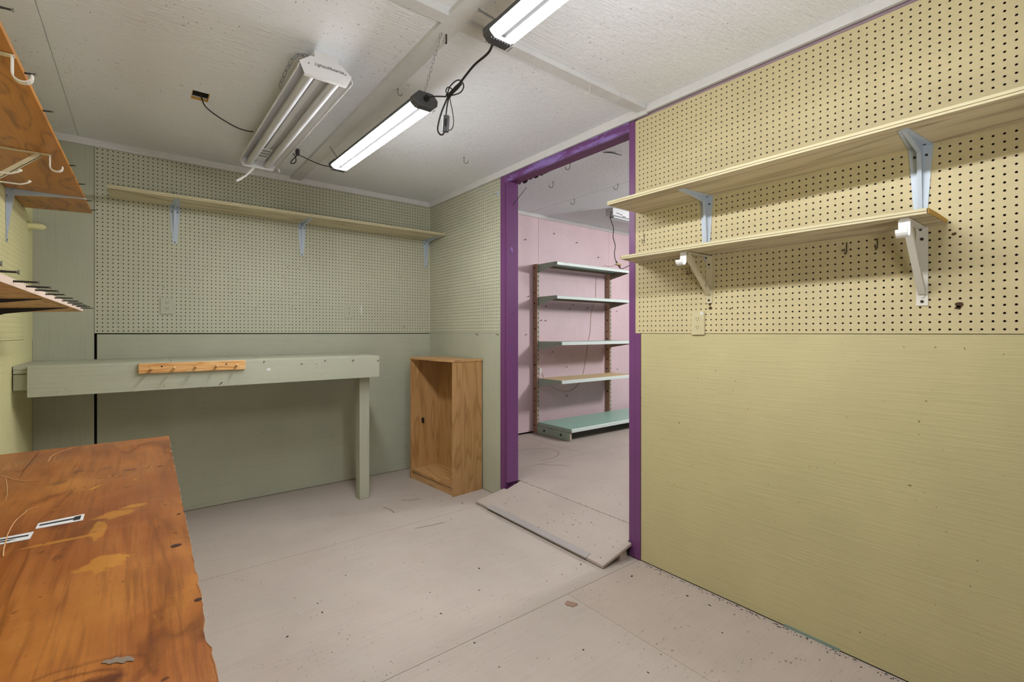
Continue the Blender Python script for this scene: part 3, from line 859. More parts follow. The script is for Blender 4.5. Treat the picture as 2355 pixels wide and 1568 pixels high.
# ---- wooden shelves on the near wall
sh = thing('wall_shelf.003', 'orange stained shelf with screws along its front edge on the pale yellow wall', 'shelf', (XL, 2, 1.91))
MB().prism([(XL + .004, 3.688, 1.915), (-.225, 3.643, 1.915), (-.262, .6, 1.915), (XL + .004, .6, 1.915)], (0, 0, .016)).build('board', 'orange', sh)
MB().prism([(-.225, 3.643, 1.9155), (-.262, .6, 1.9155), (-.262, .6, 1.9305), (-.225, 3.643, 1.9305)], (.0014, 0, 0)).build('front_edge', 'orange', sh)
for y, l in ((1.47, .030), (1.80, .020), (2.07, .022), (2.68, .018), (2.99, .022), (3.34, .02), (3.58, .022)):
    x = -.225 - (3.643 - y) * .01216
    screw(sh, (x, y, 1.923), (x + l + .004, y, 1.926))
# metal bracket at its far end
stamped_bracket(sh, (XL + .001, 3.255, 1.9145), (1, 0, 0), .255, .285, .022, .010)
rod_bracket(sh, XL + .001, 2.534, 1.9145, .24, .232, n=1, mat='cream_metal', hookmat='white_metal', w=.011)
rod_bracket(sh, XL + .001, 1.682, 1.9145, .24, .258, n=1, mat='cream_metal', hookmat='white_metal', w=.011)

sh = thing('wall_shelf.004', 'raw pine shelf edged with a row of screws on the pale yellow wall', 'shelf', (XL, 1.8, 1.33))
MB().prism([(XL + .004, 3.035, 1.318), (-.22, 3.035, 1.330), (-.22, .5, 1.330), (XL + .004, .5, 1.318)], (0, 0, .0165)).build('board', 'raw', sh)
MB().prism([(-.2198, 3.035, 1.3305), (-.2198, .5, 1.3305), (-.2198, .5, 1.3465), (-.2198, 3.035, 1.3465)], (.0012, 0, 0)).build('front_edge', 'raw_edge', sh)
for y in (1.099, 1.244, 1.474, 1.62, 1.743, 1.913, 2.098, 2.275, 2.431, 2.574, 2.737, 2.913):
    screw(sh, (-.2195, y, 1.341), (-.1755 + random.uniform(-.002, .002), y + random.uniform(-.004, .004), 1.341 + random.uniform(-.001, .001)))
for y in (1.934, 2.555):
    mb = MB().prism([(XL + .004, y - .002, 1.317), (-.228, y - .002, 1.3285), (-.228, y - .002, 1.3265), (-.40, y - .002, 1.300), (XL + .004, y - .002, 1.26)], (0, .004, 0))
    mb.box(XL + .001, XL + .004, y - .012, y + .012, 1.10, 1.317)
    mb.build('bracket', 'steel', sh)


def rod_hook_thing(name, label, y, z, length, group=None):
    t = thing(name, label, 'hook', (XL, y, z), group)
    p = [(XL + .003, y, z), (XL + length - .03, y, z), (XL + length - .02, y, z + .0015), (XL + length - .004, y, z + .010), (XL + length, y, z + .014)]
    MB().tube(p, .0032, 8).build('rod', 'white_metal', t)
    c = Vector(p[-1])
    MB().tube([c + Vector((-.004, 0, -.003)), c + Vector((-.002, 0, 0)), c + Vector((.002, 0, .003)), c + Vector((.004, 0, .005))], .004, 8, radii=[.0035, .005, .005, .003]).build('tip', 'white_metal', t)
    MB().box(XL + .0005, XL + .003, y - .012, y + .012, z - .012, z + .018).build('back_plate', 'white_metal', t)


rod_hook_thing('peg_rod', 'white metal hook rod near the white shelf bracket under the orange shelf', 2.2, 1.742, .195)
rod_hook_thing('peg_rod', 'white metal hook rod in front of the grey steel bracket under the orange shelf', 2.6, 1.80, .164)

# broken stub of dowel
t = thing('dowel_stub', 'broken yellow painted wood stub sticking out of the pale yellow wall', 'wood stub', (XL, 3.80, 1.835))
MB().tube([(XL + .002, 3.80, 1.835), (XL + .03, 3.80, 1.836), (XL + .062, 3.80, 1.834), (XL + .074, 3.803, 1.832)], .02, 9, radii=[.019, .019, .017, .006]).build('stub', 'pale_yellow', t)
MB().tube([(XL + .0005, 3.80, 1.835), (XL + .006, 3.80, 1.835)], .026, 10).build('paint_collar', 'pale_yellow', t)


# ---- lit LED shop lights
def led_light(name, label, x, ya, za, yb, zb):
    """linkable LED fixture, ya end nearer the viewpoint"""
    t = thing(name, label, 'light', (x, (ya + yb) / 2, (za + zb) / 2), 'lit linkable ceiling lights')
    a = Vector((x, ya, za)); b = Vector((x, yb, zb)); d = (b - a).normalized(); s = Vector((1, 0, 0)); up = d.cross(s) * -1
    if up.z < 0: up = -up
    hw = .053

    def prof(scale=1.0, top=.032, low=-.004):
        pts = [(-hw, low), (-hw * 1.0, .010), (-hw * .55, top), (hw * .55, top), (hw * 1.0, .010), (hw, low)]
        return pts
    P = [a + s * u + up * v for u, v in prof()]
    MB().prism(P, b - a).build('housing', 'charcoal', t)
    MB().prism([a + s * u + up * v for u, v in ((-.0085, -.0045), (.0085, -.0045), (.0085, -.012), (-.0085, -.012))], b - a).build('centre_strip', 'strip_black', t)  # added black strip, keeps the gap between lit diffusers from burning out
    for sx in (-.0295, .0295):
        ring = [(sx + .0212 * math.cos(k * PI / 8 + PI), -.003 + .021 * math.sin(k * PI / 8 + PI)) for k in range(9)]
        MB().prism([a + d * .004 + s * u + up * v for u, v in ring], (b - a) - d * .008).build('diffuser', 'led', t)
    for e, dd in ((a, -d), (b, d)):
        cap = [(-hw - .003, .012), (-hw * .6, .036), (hw * .6, .036), (hw + .003, .012), (hw + .001, -.010), (hw * .62, -.026), (-hw * .62, -.026), (-hw - .001, -.010)]
        c = MB().prism([e + s * u + up * v for u, v in cap], dd * .040).build('end_cap', 'charcoal', t, bevel=.003)
        for k in range(9):
            u = -.044 + k * .011
            MB().prism([e + s * (u + q) + up * w + dd * .004 for q, w in ((-.0012, -.0262), (.0012, -.0262), (.0012, -.0275), (-.0012, -.0275))], dd * .033).build('rib', 'charcoal', c)
        MB().tube([e + dd * .040 + up * .008, e + dd * .048 + up * .008], .013, 12).build('socket', 'black', c)
    return t


led_light('shop_light', 'lit twin strip LED light hanging beside the unlit fluorescent fixture', .94, 1.825, 2.202, 2.880, 2.233)
led_light('shop_light', 'lit twin strip LED light nearest the viewpoint, cut off by the picture edge', .94, .17, 2.232, 1.250, 2.217)


def chain(name, label, a, b, link=.020, r=.0009, mat='zinc', w=.0042, group='thin hanging chains'):
    a = Vector(a); b = Vector(b); d = b - a; L = d.length; d.normalize()
    n = max(2, int(L / (link * .8))); st = L / n
    s = d.cross(Vector((0.3, 1, .1))).normalized(); q = d.cross(s)
    t = thing(name, label, 'chain', a, group)
    for i in range(n):
        c = a + d * (st * (i + .5)); v = s if i % 2 else q; h = link * .5
        p = [c + d * (h - w) + v * 0 + (d * math.sin(k) * w + v * math.cos(k) * w) for k in [PI * j / 4 for j in range(5)]]
        p += [c - d * (h - w) - (d * math.sin(k) * w + v * math.cos(k) * w) for k in [PI * j / 4 for j in range(5)]]
        MB().tube(p, r, 5, closed=True).build('chain_link', mat, t)
    return t


chain('hanging_chain', 'thin chain holding the doorway side end of the middle LED light', (.936, 1.641, 2.427), (.94, 1.80, 2.243), group=None)
chain('hanging_chain', 'short pale chain at the end of the middle LED light nearest the back wall', (.944, 3.09, 2.412), (.94, 2.90, 2.272), group=None)
chain('hanging_chain', 'thin chain behind the LED light that leaves the picture at the top', (.972, 1.44, 2.410), (.925, 1.262, 2.258), group=None)


def cup_hook(name, label, x, y, z, s=1.0, ang=0.0, mat='steel', group=None, cat='hook'):
    t = thing(name, label, cat, (x, y, z), group)
    ca, sa = math.cos(ang), math.sin(ang); r = .012 * s
    pts = [(0, 0), (0, -.022 * s)] + [(r - r * math.cos(k), -.022 * s - r * math.sin(k)) for k in [PI * j / 8 for j in range(1, 9)]] + [(2 * r, -.018 * s)]
    MB().tube([(x + u * ca, y + u * sa, z + v) for u, v in pts], .0014 * s, 6).build('hook_wire', mat, t)
    MB().tube([(x, y, z), (x, y, z - .002)], .004 * s, 8).build('collar', mat, t)
    return t


A1 = -math.radians(38)
cup_hook('ceiling_hook', 'small dark hook in the ceiling close to the lower edge of the middle LED light', 1.199, 2.772, ZC, 1.0, A1 + PI)
cup_hook('ceiling_hook', 'small dark hook in the ceiling between the middle LED light and the door frame', 1.75, 2.774, ZC, 1.2, A1)
cup_hook('ceiling_hook', 'bent rusty hook in the ceiling between the two fixtures', .983, 2.159, ZC - .02, .9, A1 + .5)
cup_hook('ceiling_hook', 'white hook on the ceiling batten nearest the LED light', 1.347, 1.567, ZC - .022, .9, A1 + 1.2, 'white_metal')
cup_hook('ceiling_hook', 'white hook on the ceiling batten nearer the doorway wall', 1.692, 1.56, ZC - .022, 1.2, A1 + PI, 'white_metal')
for (x, y, l) in ((2.632, 2.631, 'wire hook in the pink room ceiling just inside the door header'), (2.842, 3.049, 'wire hook in the pink room ceiling above the purple jamb side'),
                  (3.379, 3.317, 'wire hook in the pink room ceiling nearest the pink wall'), (3.337, 2.739, 'wire hook in the pink room ceiling above the hanging cord')):
    cup_hook('ceiling_hook', l, x, y, ZC2, 1.5, A1 + PI)
t = thing('ceiling_screw', 'dark eye screw in the ceiling batten corner beside a chain', 'screw', (.915, 1.62, 2.40))
MB().tube([(.955, 1.645, 2.415), (.957, 1.648, 2.385)], .003, 8).tube([(.957, 1.648, 2.384), (.952, 1.643, 2.378)], .004, 8).build('shank', 'steel', t)

# ---- cord between the two LED lights, tied in a knot
def cord_path(name, parent, pts, r=.003, mat='black', k=6):
    return MB().tube(smooth_path(pts, k), r, 7).build(name, mat, parent)


pc = thing('power_cord', 'black looped power cord with inline switch hanging between the LED lights', 'cord', (.965, 1.65, 2.1))
cord_path('cord_run', pc, [(.94, 1.300, 2.222), (.94, 1.32, 2.198), (.94, 1.35, 2.190), (.94, 1.423, 2.188), (.956, 1.537, 2.182), (.971, 1.627, 2.178), (.972, 1.66, 2.178)], .0042)
cord_path('cord_run', pc, [(.94, 1.777, 2.208), (.93, 1.71, 2.186), (.964, 1.662, 2.177)], .003)
cord_path('cord_loop', pc, [(.965, 1.655, 2.18), (.975, 1.652, 2.215), (.995, 1.636, 2.240), (1.012, 1.624, 2.240), (1.018, 1.616, 2.216), (1.010, 1.622, 2.195), (.995, 1.634, 2.185), (.970, 1.655, 2.178)], .0026)
cord_path('cord_loop', pc, [(.966, 1.655, 2.185), (.962, 1.660, 2.20), (.968, 1.652, 2.212), (.980, 1.645, 2.205), (.982, 1.642, 2.19), (.972, 1.652, 2.178)], .0024)
cord_path('cord_loop', pc, [(.970, 1.655, 2.178), (.960, 1.662, 2.150), (.947, 1.671, 2.109), (.938, 1.679, 2.066), (.936, 1.680, 2.040), (.943, 1.674, 2.024), (.952, 1.668, 2.024), (.957, 1.664, 2.036)], .0034)
cord_path('cord_run', pc, [(.972, 1.652, 2.178), (.966, 1.657, 2.14), (.962, 1.660, 2.10)], .0028)
cord_path('cord_loop', pc, [(.968, 1.656, 2.040), (.980, 1.646, 2.045), (.986, 1.641, 2.070), (.983, 1.643, 2.11), (.977, 1.648, 2.15), (.973, 1.651, 2.178)], .0018)
ax = Vector((.79, -.61, 0)).normalized()


def oriented_box(c, u, v, w, hu, hv, hw):
    c = Vector(c); P = [c - u * hu - v * hv - w * hw, c + u * hu - v * hv - w * hw, c + u * hu + v * hv - w * hw, c - u * hu + v * hv - w * hw]
    return MB().prism(P, w * 2 * hw)


swd = Vector((.05, -.03, 1)).normalized(); sws = swd.cross(Vector((.6, .8, 0))).normalized(); swn = swd.cross(sws)
sw = oriented_box((.962, 1.660, 2.066), sws, swn, swd, .0125, .009, .033).build('inline_switch', 'charcoal', pc, bevel=.004)
oriented_box((.962, 1.660, 2.068) , sws, swn, swd, .004, .0105, .015).build('rocker', 'black', sw)
kd = (Vector((.995, 1.60, 2.215)) - Vector((.968, 1.655, 2.176))).normalized()
MB().tube([Vector((.968, 1.655, 2.176)), Vector((.968, 1.655, 2.176)) + kd * .05, Vector((.968, 1.655, 2.176)) + kd * .075], .008, 9, radii=[.007, .0085, .006]).build('connector', 'black', pc)
mb = MB()
for k in range(3):
    c = Vector((.9675, 1.656, 2.176)) + kd * (.004 * k)
    u = kd.cross(Vector((0, 0, 1))).normalized(); v = kd.cross(u)
    mb.tube([c + (u * math.cos(q) + v * math.sin(q)) * .009 for q in [j * PI / 6 for j in range(12)]], .0022, 6, closed=True)
mb.build('cord_wrap', 'black', pc)

pc = thing('power_cord', 'black cord with plug from the middle LED light to the ceiling by the back wall', 'cord', (.86, 3.2, 2.3))
cord_path('cord_run', pc, [(.94, 2.927, 2.24), (.925, 3.02, 2.262), (.90, 3.13, 2.30), (.855, 3.22, 2.345), (.826, 3.27, 2.375), (.806, 3.31, 2.392)], .0028)
cord_path('cord_loop', pc, [(.806, 3.31, 2.392), (.790, 3.31, 2.372), (.774, 3.33, 2.352), (.772, 3.34, 2.340), (.785, 3.33, 2.338), (.797, 3.315, 2.350), (.795, 3.32, 2.380), (.785, 3.33, 2.402)], .003)
pu = oriented_box((.808, 3.318, 2.413), ax, Vector((.61, .79, 0)), Vector((0, 0, 1)), .011, .010, .020).build('plug', 'charcoal', pc, bevel=.003)
oriented_box((.808, 3.318, 2.409), ax, Vector((.61, .79, 0)), Vector((0, 0, 1)), .004, .0125, .004).build('button', 'black', pu)

# ---- unlit fluorescent fixture
fx = thing('fluorescent_fixture', 'unlit white two tube fluorescent shop fixture hanging on a link chain', 'light', (.605, 2.7, 2.3))
Y0, Y1, FX = 2.03, 3.40, .606
FZ = 2.285


def fxs(u, y, v): return (FX + u - (y - 2.03) * .012, y, FZ + v)


# bent sheet reflector: channel in the middle, sloping wings, small lips
pr_out = [(-.112, .012), (-.108, .030), (-.055, .068), (.055, .068), (.108, .030), (.112, .012)]
pr_in = [(.1095, .012), (.1055, .028), (.053, .065), (-.053, .065), (-.1055, .028), (-.1095, .012)]
poly = pr_out + pr_in
a = [fxs(u, Y0, v) for u, v in poly]; b = [fxs(u, Y1, v) for u, v in poly]
n = len(poly); mb = MB()
mb.add(a + b, [(i, n + i, n + (i + 1) % n, (i + 1) % n) for i in range(n)])
for q, o in ((0, 0), (1, n)):
    mb.add((a, b)[q], [(i, i + 1, n - 2 - i, n - 1 - i) for i in range(5)])
mb.build('reflector', 'fixture', fx, smooth=False)
mb = MB().prism([fxs(u, Y0 + .02, v) for u, v in ((-.045, .0685), (.045, .0685), (.045, .098), (-.045, .098))], (-.016, Y1 - Y0 - .04, 0))
mb.build('ballast_channel', 'fixture', fx)
mb = MB().prism([fxs(u, Y0 + .004, v) for u, v in ((-.018, .0648), (-.012, .040), (.012, .040), (.018, .0648))], (-.0163, Y1 - Y0 - .008, 0))
mb.build('centre_channel', 'fixture', fx)
for sx in (-.052, .052):
    tb = MB().tube([fxs(sx, Y0 + .016, .022), fxs(sx, Y1 - .016, .022)], .019, 20).build('tube', 'tube', fx)
    for ya, yb in ((Y0 + .002, Y0 + .020), (Y1 - .020, Y1 - .002)):
        MB().tube([fxs(sx, ya, .022), fxs(sx, yb, .022)], .0195, 20).build('tube_cap', 'fixture', tb)
for y, dy in ((Y0, -.004), (Y1, .004)):
    pl = [(-.106, .040), (-.062, .074), (-.048, .074), (-.048, .100), (.048, .100), (.048, .074), (.062, .074), (.106, .040), (.086, -.006), (-.086, -.006)]
    ep = MB().prism([fxs(u, y, v) for u, v in pl], (0, dy, 0)).build('end_plate', 'fixture', fx, bevel=.001)
    MB().prism([fxs(u, y, v) for u, v in ((-.086, -.006), (.086, -.006), (.080, .003), (-.080, .003))], (0, -dy * 4, 0)).build('folded_lip', 'fixture', ep)
    for u in (-.070, .078):
        MB().tube([fxs(u, y + dy, .040), fxs(u, y + dy * 1.5, .040)], .003, 8).build('rivet', 'zinc', ep)
    if dy < 0:
        cu = bpy.data.curves.new('lettering', 'FONT'); cu.body = 'LightsofAmerica'; cu.size = .018; cu.align_x = 'CENTER'; cu.shear = .2; cu.extrude = .0003
        tmp = bpy.data.objects.new('lettering_source', cu)
        me = bpy.data.meshes.new_from_object(tmp); bpy.data.objects.remove(tmp)
        me.transform(Matrix.Rotation(PI / 2, 4, 'X')); me.materials.clear(); me.materials.append(M['ink'])
        lo = bpy.data.objects.new('lettering', me); COL.objects.link(lo); lo.parent = ep
        lo.location = Vector(fxs(0.012, y + dy - .0004, .040)) - world_loc(ep)
# paper label between the tubes at the far end
wl_ = MB().prism([fxs(-.030, 3.12, .0395), fxs(.030, 3.12, .0395), fxs(.030, 3.36, .0395), fxs(-.030, 3.36, .0395)], (0, 0, -.0008)).build('warning_label', 'label', fx)
mb = MB()
for k in range(3):
    for j in range(5):
        yy = 3.15 + k * .05; xx = -.024 + j * .0105
        mb.prism([fxs(xx, yy, .0386), fxs(xx + .006, yy, .0386), fxs(xx + .006, yy + .03, .0386), fxs(xx, yy + .03, .0386)], (0, 0, -.0003))
mb.build('small_print', 'charcoal', wl_)
for v in range(4):
    MB().tube([fxs(-.035, 2.06 + v * .02, .055), fxs(-.035, 2.06 + v * .02, .053)], .003, 8).build('slot', 'steel', fx)
MB().prism([fxs(-.026, Y1 + .004, .0), fxs(-.012, Y1 + .004, .0), fxs(-.06, Y1 + .004, -.062), fxs(-.098, Y1 + .004, -.098), fxs(-.118, Y1 + .004, -.110), fxs(-.122, Y1 + .004, -.100), fxs(-.072, Y1 + .004, -.058)], (0, .0015, 0)).build('hanging_strap', 'white_plastic', fx)
MB().tube([fxs(.116, Y1 - .03, .010), fxs(.120, Y1 - .03, -.012)], .006, 8).build('strap_end', 'white_plastic', fx)

ch = thing('link_chain', 'bright link chain draped from the ceiling to the side of the fluorescent fixture', 'chain', (.59, 2.18, 2.43))
pts = [(.588, 2.175, 2.430), (.560, 2.150, 2.418), (.520, 2.115, 2.395), (.496, 2.12, 2.370), (.488, 2.16, 2.350), (.482, 2.20, 2.335), (.480, 2.25, 2.318), (.4805, 2.30, 2.300)]
sp = smooth_path(pts, 8)
acc = 0.0; last = sp[0]; marks = [sp[0]]
for p in sp[1:]:
    acc += (p - last).length; last = p
    if acc > .030:
        marks.append(p); acc = 0
for i, (p, q) in enumerate(zip(marks[:-1], marks[1:])):
    c = (p + q) / 2; d = (q - p).normalized(); s = d.cross(Vector((.6, .79, .1))).normalized(); v = s if i % 2 == 0 else d.cross(s)
    w = .006; h = .019
    pp = [c + d * (h - w) + (d * math.sin(k) * w + v * math.cos(k) * w) for k in [PI * j / 4 for j in range(5)]]
    pp += [c - d * (h - w) - (d * math.sin(k) * w + v * math.cos(k) * w) for k in [PI * j / 4 for j in range(5)]]
    MB().tube(pp, .0014, 6, closed=True).build('chain_link', 'zinc', ch)
MB().tube([(.588, 2.175, 2.434), (.588, 2.175, 2.424), (.60, 2.18, 2.419), (.606, 2.19, 2.427)], .0025, 7).build('anchor_hook', 'steel', ch)

cc = thing('power_cord', 'black cord from the hole in the ceiling to the fluorescent fixture', 'cord', (.25, 2.9, 2.45))
cord_path('cord_run', cc, [(.238, 2.88, 2.453), (.242, 2.89, 2.440), (.262, 2.92, 2.405), (.325, 2.985, 2.392), (.42, 3.05, 2.382), (.478, 3.05, 2.376), (.500, 3.03, 2.372)], .003)


# ---- outlets
def outlet(label, c, u, n, plate, w=.073, h=.113):
    c = Vector(c); u = Vector(u); n = Vector(n); up = Vector((0, 0, 1))
    t = thing('outlet', label, 'outlet', c)
    MB().prism([c - u * w / 2 - up * h / 2, c + u * w / 2 - up * h / 2, c + u * w / 2 + up * h / 2, c - u * w / 2 + up * h / 2], n * .006).build('cover_plate', plate, t, bevel=.002)
    for dz in (.0195, -.0195):
        o = c + up * dz + n * .0062
        pts = []
        for k in range(24):
            a = 2 * PI * k / 24
            pts.append(o + u * .0165 * math.cos(a) + up * max(-.0125, min(.0125, .0165 * math.sin(a))))
        r = MB().prism(pts, n * .0012).build('socket', plate, t)
        for (du, dd, hw, hh) in ((-.006, .003, .0012, .0042), (.006, .003, .0012, .0036)):
            q = o + n * .00125 + u * du + up * dd
            MB().prism([q - u * hw - up * hh, q + u * hw - up * hh, q + u * hw + up * hh, q - u * hw + up * hh], n * .0003).build('slot', 'ink', r)
        q = o + n * .00125 - up * .0065
        MB().tube([q, q + n * .0003], .0022, 10).build('ground_hole', 'ink', r)
    MB().tube([c + n * .006, c + n * .0075], .003, 10).build('screw', plate, t)
    return t


outlet('green painted outlet above the peg rail, nearer the near wall', (.1355, YB - .0025, 1.410), (1, 0, 0), (0, -1, 0), 'green_plate')
outlet('green painted outlet above the free end of the counter', (1.362, YB - .0025, 1.410), (1, 0, 0), (0, -1, 0), 'green_plate', .073, .115)
ou = outlet('cream outlet in the yellow pegboard below the short shelf', (XR - .0035, 1.248, 1.275), (0, -1, 0), (-1, 0, 0), 'cream_plate', .068, .112)
MB().tube([(XR - .0096, 1.226, 1.322), (XR - .0102, 1.226, 1.322)], .008, 12).build('paint_dab', 'label', ou)


# ---- pegboard hooks
def peg_hook(label, y, z, L=.05):
    t = thing('pegboard_hook', label, 'hook', (XR - .004, y, z))
    r = .009
    pts = [(XR - .002, y, z), (XR - .006, y, z), (XR - .008, y, z - .004), (XR - .008, y, z - L + r)]
    pts += [(XR - .008 - r + r * math.cos(k), y + .003 * math.sin(k), z - L + r - r * math.sin(k)) for k in [PI * j / 6 for j in range(1, 7)]] + [(XR - .026, y + .003, z - L + r + .012)]
    MB().tube(pts, .0014, 6).build('wire', 'steel', t)


peg_hook('wire peg hook close to the purple frame between the two yellow wall shelves', 1.556, 1.755, .05)
peg_hook('wire peg hook behind the diagonal of the rod bracket nearest the doorway', 1.291, 1.562, .05)
peg_hook('wire peg hook under the short shelf, second in from the big white rod bracket', .635, 1.572, .045)
peg_hook('wire peg hook under the short shelf, next to the big white rod bracket', .540, 1.572, .042)
t = thing('pegboard_hook', 'long grey wire display hook high on the green pegboard beside the door frame', 'hook', (XR - .003, 2.878, 2.27))
MB().tube([(XR - .004, 2.878, 2.268), (XR - .12, 2.878, 2.278), (XR - .20, 2.878, 2.285), (XR - .205, 2.878, 2.272)], .0018, 6).build('wire', 'galv', t)
MB().box(XR - .0045, XR - .0022, 2.868, 2.888, 2.255, 2.295).build('back_plate', 'galv', t)
t = thing('wall_nail', 'small nail in the green wall just under the pegboard edge above the cabinet', 'nail', (XR, 3.147, 1.211))
nail(t, (XR + .002, 3.147, 1.208), (XR - .02, 3.155, 1.218), name='shank', r=.002, head=.004)
t = thing('wall_nail', 'small nail in the green wall right against the purple door casing', 'nail', (XR, 2.873, 1.211))
nail(t, (XR + .002, 2.873, 1.209), (XR - .018, 2.88, 1.218), name='shank', r=.002, head=.004)
t = thing('push_pin', 'small pale pin in the green back wall low above the cabinet end', 'pin', (1.85, YB, 1.28))
nail(t, (1.85, YB + .001, 1.29), (1.853, YB - .02, 1.275), name='shank', r=.002, head=.0045, mat='zinc')

# ---- ramp at the doorway
rp = thing('ramp', 'thin plywood ramp leading up through the purple doorway', 'ramp', (2.05, 2.2, 0))
plan = [(1.890, 1.648), (2.104, 1.634), (2.108, 1.662), (2.234, 1.664), (2.234, 2.754), (2.110, 2.756), (2.104, 2.79), (1.895, 2.843)]


def rz(x): return .004 + (x - 1.89) / (2.234 - 1.89) * .102


mb = MB(); n = len(plan)
vs = [(x, y, rz(x)) for x, y in plan] + [(x, y, rz(x) + .014) for x, y in plan]
mb.add(vs, [tuple(range(n)), tuple(range(2 * n - 1, n - 1, -1))[::-1]] + [(i, n + i, n + (i + 1) % n, (i + 1) % n) for i in range(n)])
ro = mb.build('ramp_board', ['ramp'], rp)
bmt = bmesh.new(); bmt.from_mesh(ro.data); bmesh.ops.recalc_face_normals(bmt, faces=bmt.faces); bmt.to_mesh(ro.data); bmt.free()
mb = MB().prism([(1.884, 1.764, .0145), (1.884, 1.764, .0205), (1.925, 1.764, rz(1.925) + .0165), (1.925, 1.764, rz(1.925) + .0142), (1.89, 1.764, .0185)], (0, .93, 0))
mb.build('metal_strip', 'strip', rp)
MB().box(2.025, 2.080, 1.647, 1.70, 0, .043).build('support_block', 'ramp', rp)
MB().box(2.03, 2.083, 2.70, 2.74, 0, .044).build('support_block', 'ramp', rp)
for (x, y) in ((2.03, 1.70), (1.93, 1.70), (2.02, 2.16), (1.99, 2.18), (2.13, 1.95), (2.12, 2.30), (1.93, 2.20), (1.935, 2.5), (2.07, 2.62), (1.99, 1.92), (2.19, 2.5), (2.1, 2.05)):
    MB().tube([(x, y, rz(x) + .013), (x, y, rz(x) + .0146)], .0035, 8).build('nail_head', 'crumb', rp)

# ---- metal shelving in the next room
ms = thing('metal_shelving', 'mint green metal store shelving against the pink wall', 'shelving', (4.0, 3.9, Z2))
UX = (3.440, 4.645)
for x in UX:
    up_ = MB().box(x - .015, x + .015, 3.93, 3.9995, Z2, 1.985).build('upright', 'upright', ms)
    MB().box(x - .0165, x - .0152, 3.932, 3.9985, Z2 + .005, 1.984).build('side_face', 'upright_side', up_)
    mb = MB(); z = .26
    while z < 1.96:
        mb.box(x - .004, x + .004, 3.9288, 3.9299, z, z + .022); z += .0508
    so = mb.build('slots', 'ink', up_); so['kind'] = 'stuff'
    mb = MB(); z = .2
    while z < 1.95:
        mb.box(x - .0172, x - .0166, 3.955 + random.uniform(0, .015), 3.975 + random.uniform(0, .012), z, z + random.uniform(.008, .02)); z += random.uniform(.09, .16)
    so = mb.build('side_marks', 'steel', up_); so['kind'] = 'stuff'


def gondola_shelf(x0, x1, ztop, depth, topmat, ends=True):
    yb, yf = 3.928, 3.928 - depth
    sh = MB().box(x0 + .004, x1 - .004, yf + .012, yb, ztop - .012, ztop).build('shelf', [topmat], ms)
    MB().prism([(x0 + .003, yf + .0118, ztop), (x0 + .003, yf, ztop - .006), (x0 + .003, yf + .002, ztop - .034), (x0 + .003, yf + .0118, ztop - .034)], (x1 - x0 - .006, 0, 0)).build('front_lip', 'mint_lip', sh)
    MB().box(x0 + .006, x1 - .006, yf + .02, yf + .05, ztop - .030, ztop - .013).build('stiffener', 'brown_under', sh)
    MB().box(x0 + .006, x1 - .006, yb - .05, yb - .01, ztop - .034, ztop - .013).build('stiffener', 'brown_under', sh)
    for x in ([x0 + .0005, x1 - .0035] if ends else []):
        b = MB().prism([(x, yb, ztop), (x, yf + .012, ztop + .001), (x, yf + .012, ztop - .034), (x, yb, ztop - .09)], (.003, 0, 0)).build('shelf_bracket', 'sage' if x < x0 + .1 else 'brown_under', sh)
        for (y, z) in ((yb - .05, ztop - .03), (yf + .04, ztop - .02)):
            MB().tube([(x - .0002, y, z), (x - .0012, y, z)], .0035, 8).build('rivet', 'steel', b)


for zt, dp, tm in ((1.980, .300, 'mint'), (1.622, .300, 'mint'), (1.133, .372, 'mint'), (.728, .372, 'tan_shelf')):
    gondola_shelf(UX[0], UX[1], zt, dp, tm)
# deck at the foot of the unit, two bays
for (a, b) in ((UX[0] - .002, UX[1] - .002), (UX[1] + .002, UX[1] + 1.2)):
    dk = MB().box(a, b, 3.42, 3.928, .2405, .246).build('base_deck', 'mint', ms)
    MB().prism([(a, 3.42, .246), (a, 3.409, .240), (a, 3.411, .211), (a, 3.42, .211)], (b - a, 0, 0)).build('front_lip', 'mint_lip', dk)
    MB().box(a, a + .003, 3.42, 3.928, .207, .2404).build('end_flange', 'sage', dk)
for x in (UX[0], UX[1]):
    ft = MB().box(x - .012, x + .0, 3.436, 3.93, Z2 + .004, .204).build('base_foot', 'sage', ms, bevel=.002)
    for y in (3.56, 3.82):
        MB().tube([(x - .0135, y, .168), (x - .0118, y, .168)], .013, 14).build('foot_hole', 'ink', ft)
    MB().box(x - .010, x + .014, 3.43, 3.4355, Z2 + .012, .2).build('foot_cap', 'upright', ft)
# tan cord hanging behind the shelves
tw = thing('thin_wire', 'thin tan wire hanging down the pink wall behind the metal shelving', 'wire', (4.3, 3.99, 1.2))
cord_path('wire_run', tw, [(4.46, 4.0, 1.945), (4.45, 4.0, 1.75), (4.443, 4.0, 1.631), (4.37, 4.0, 1.468), (4.35, 4.0, 1.25), (4.31, 4.0, 1.095), (4.24, 4.0, .78), (4.16, 4.0, .626), (4.062, 4.0, .555), (3.974, 4.0, .536), (3.833, 4.0, .557), (3.696, 4.0, .617), (3.60, 4.0, .70), (3.56, 4.0, .78)], .0022, 'tan_wire')
MB().box(3.515, 3.545, 3.99, 4.004, .765, .83).build('wall_clip', 'white_plastic', tw)

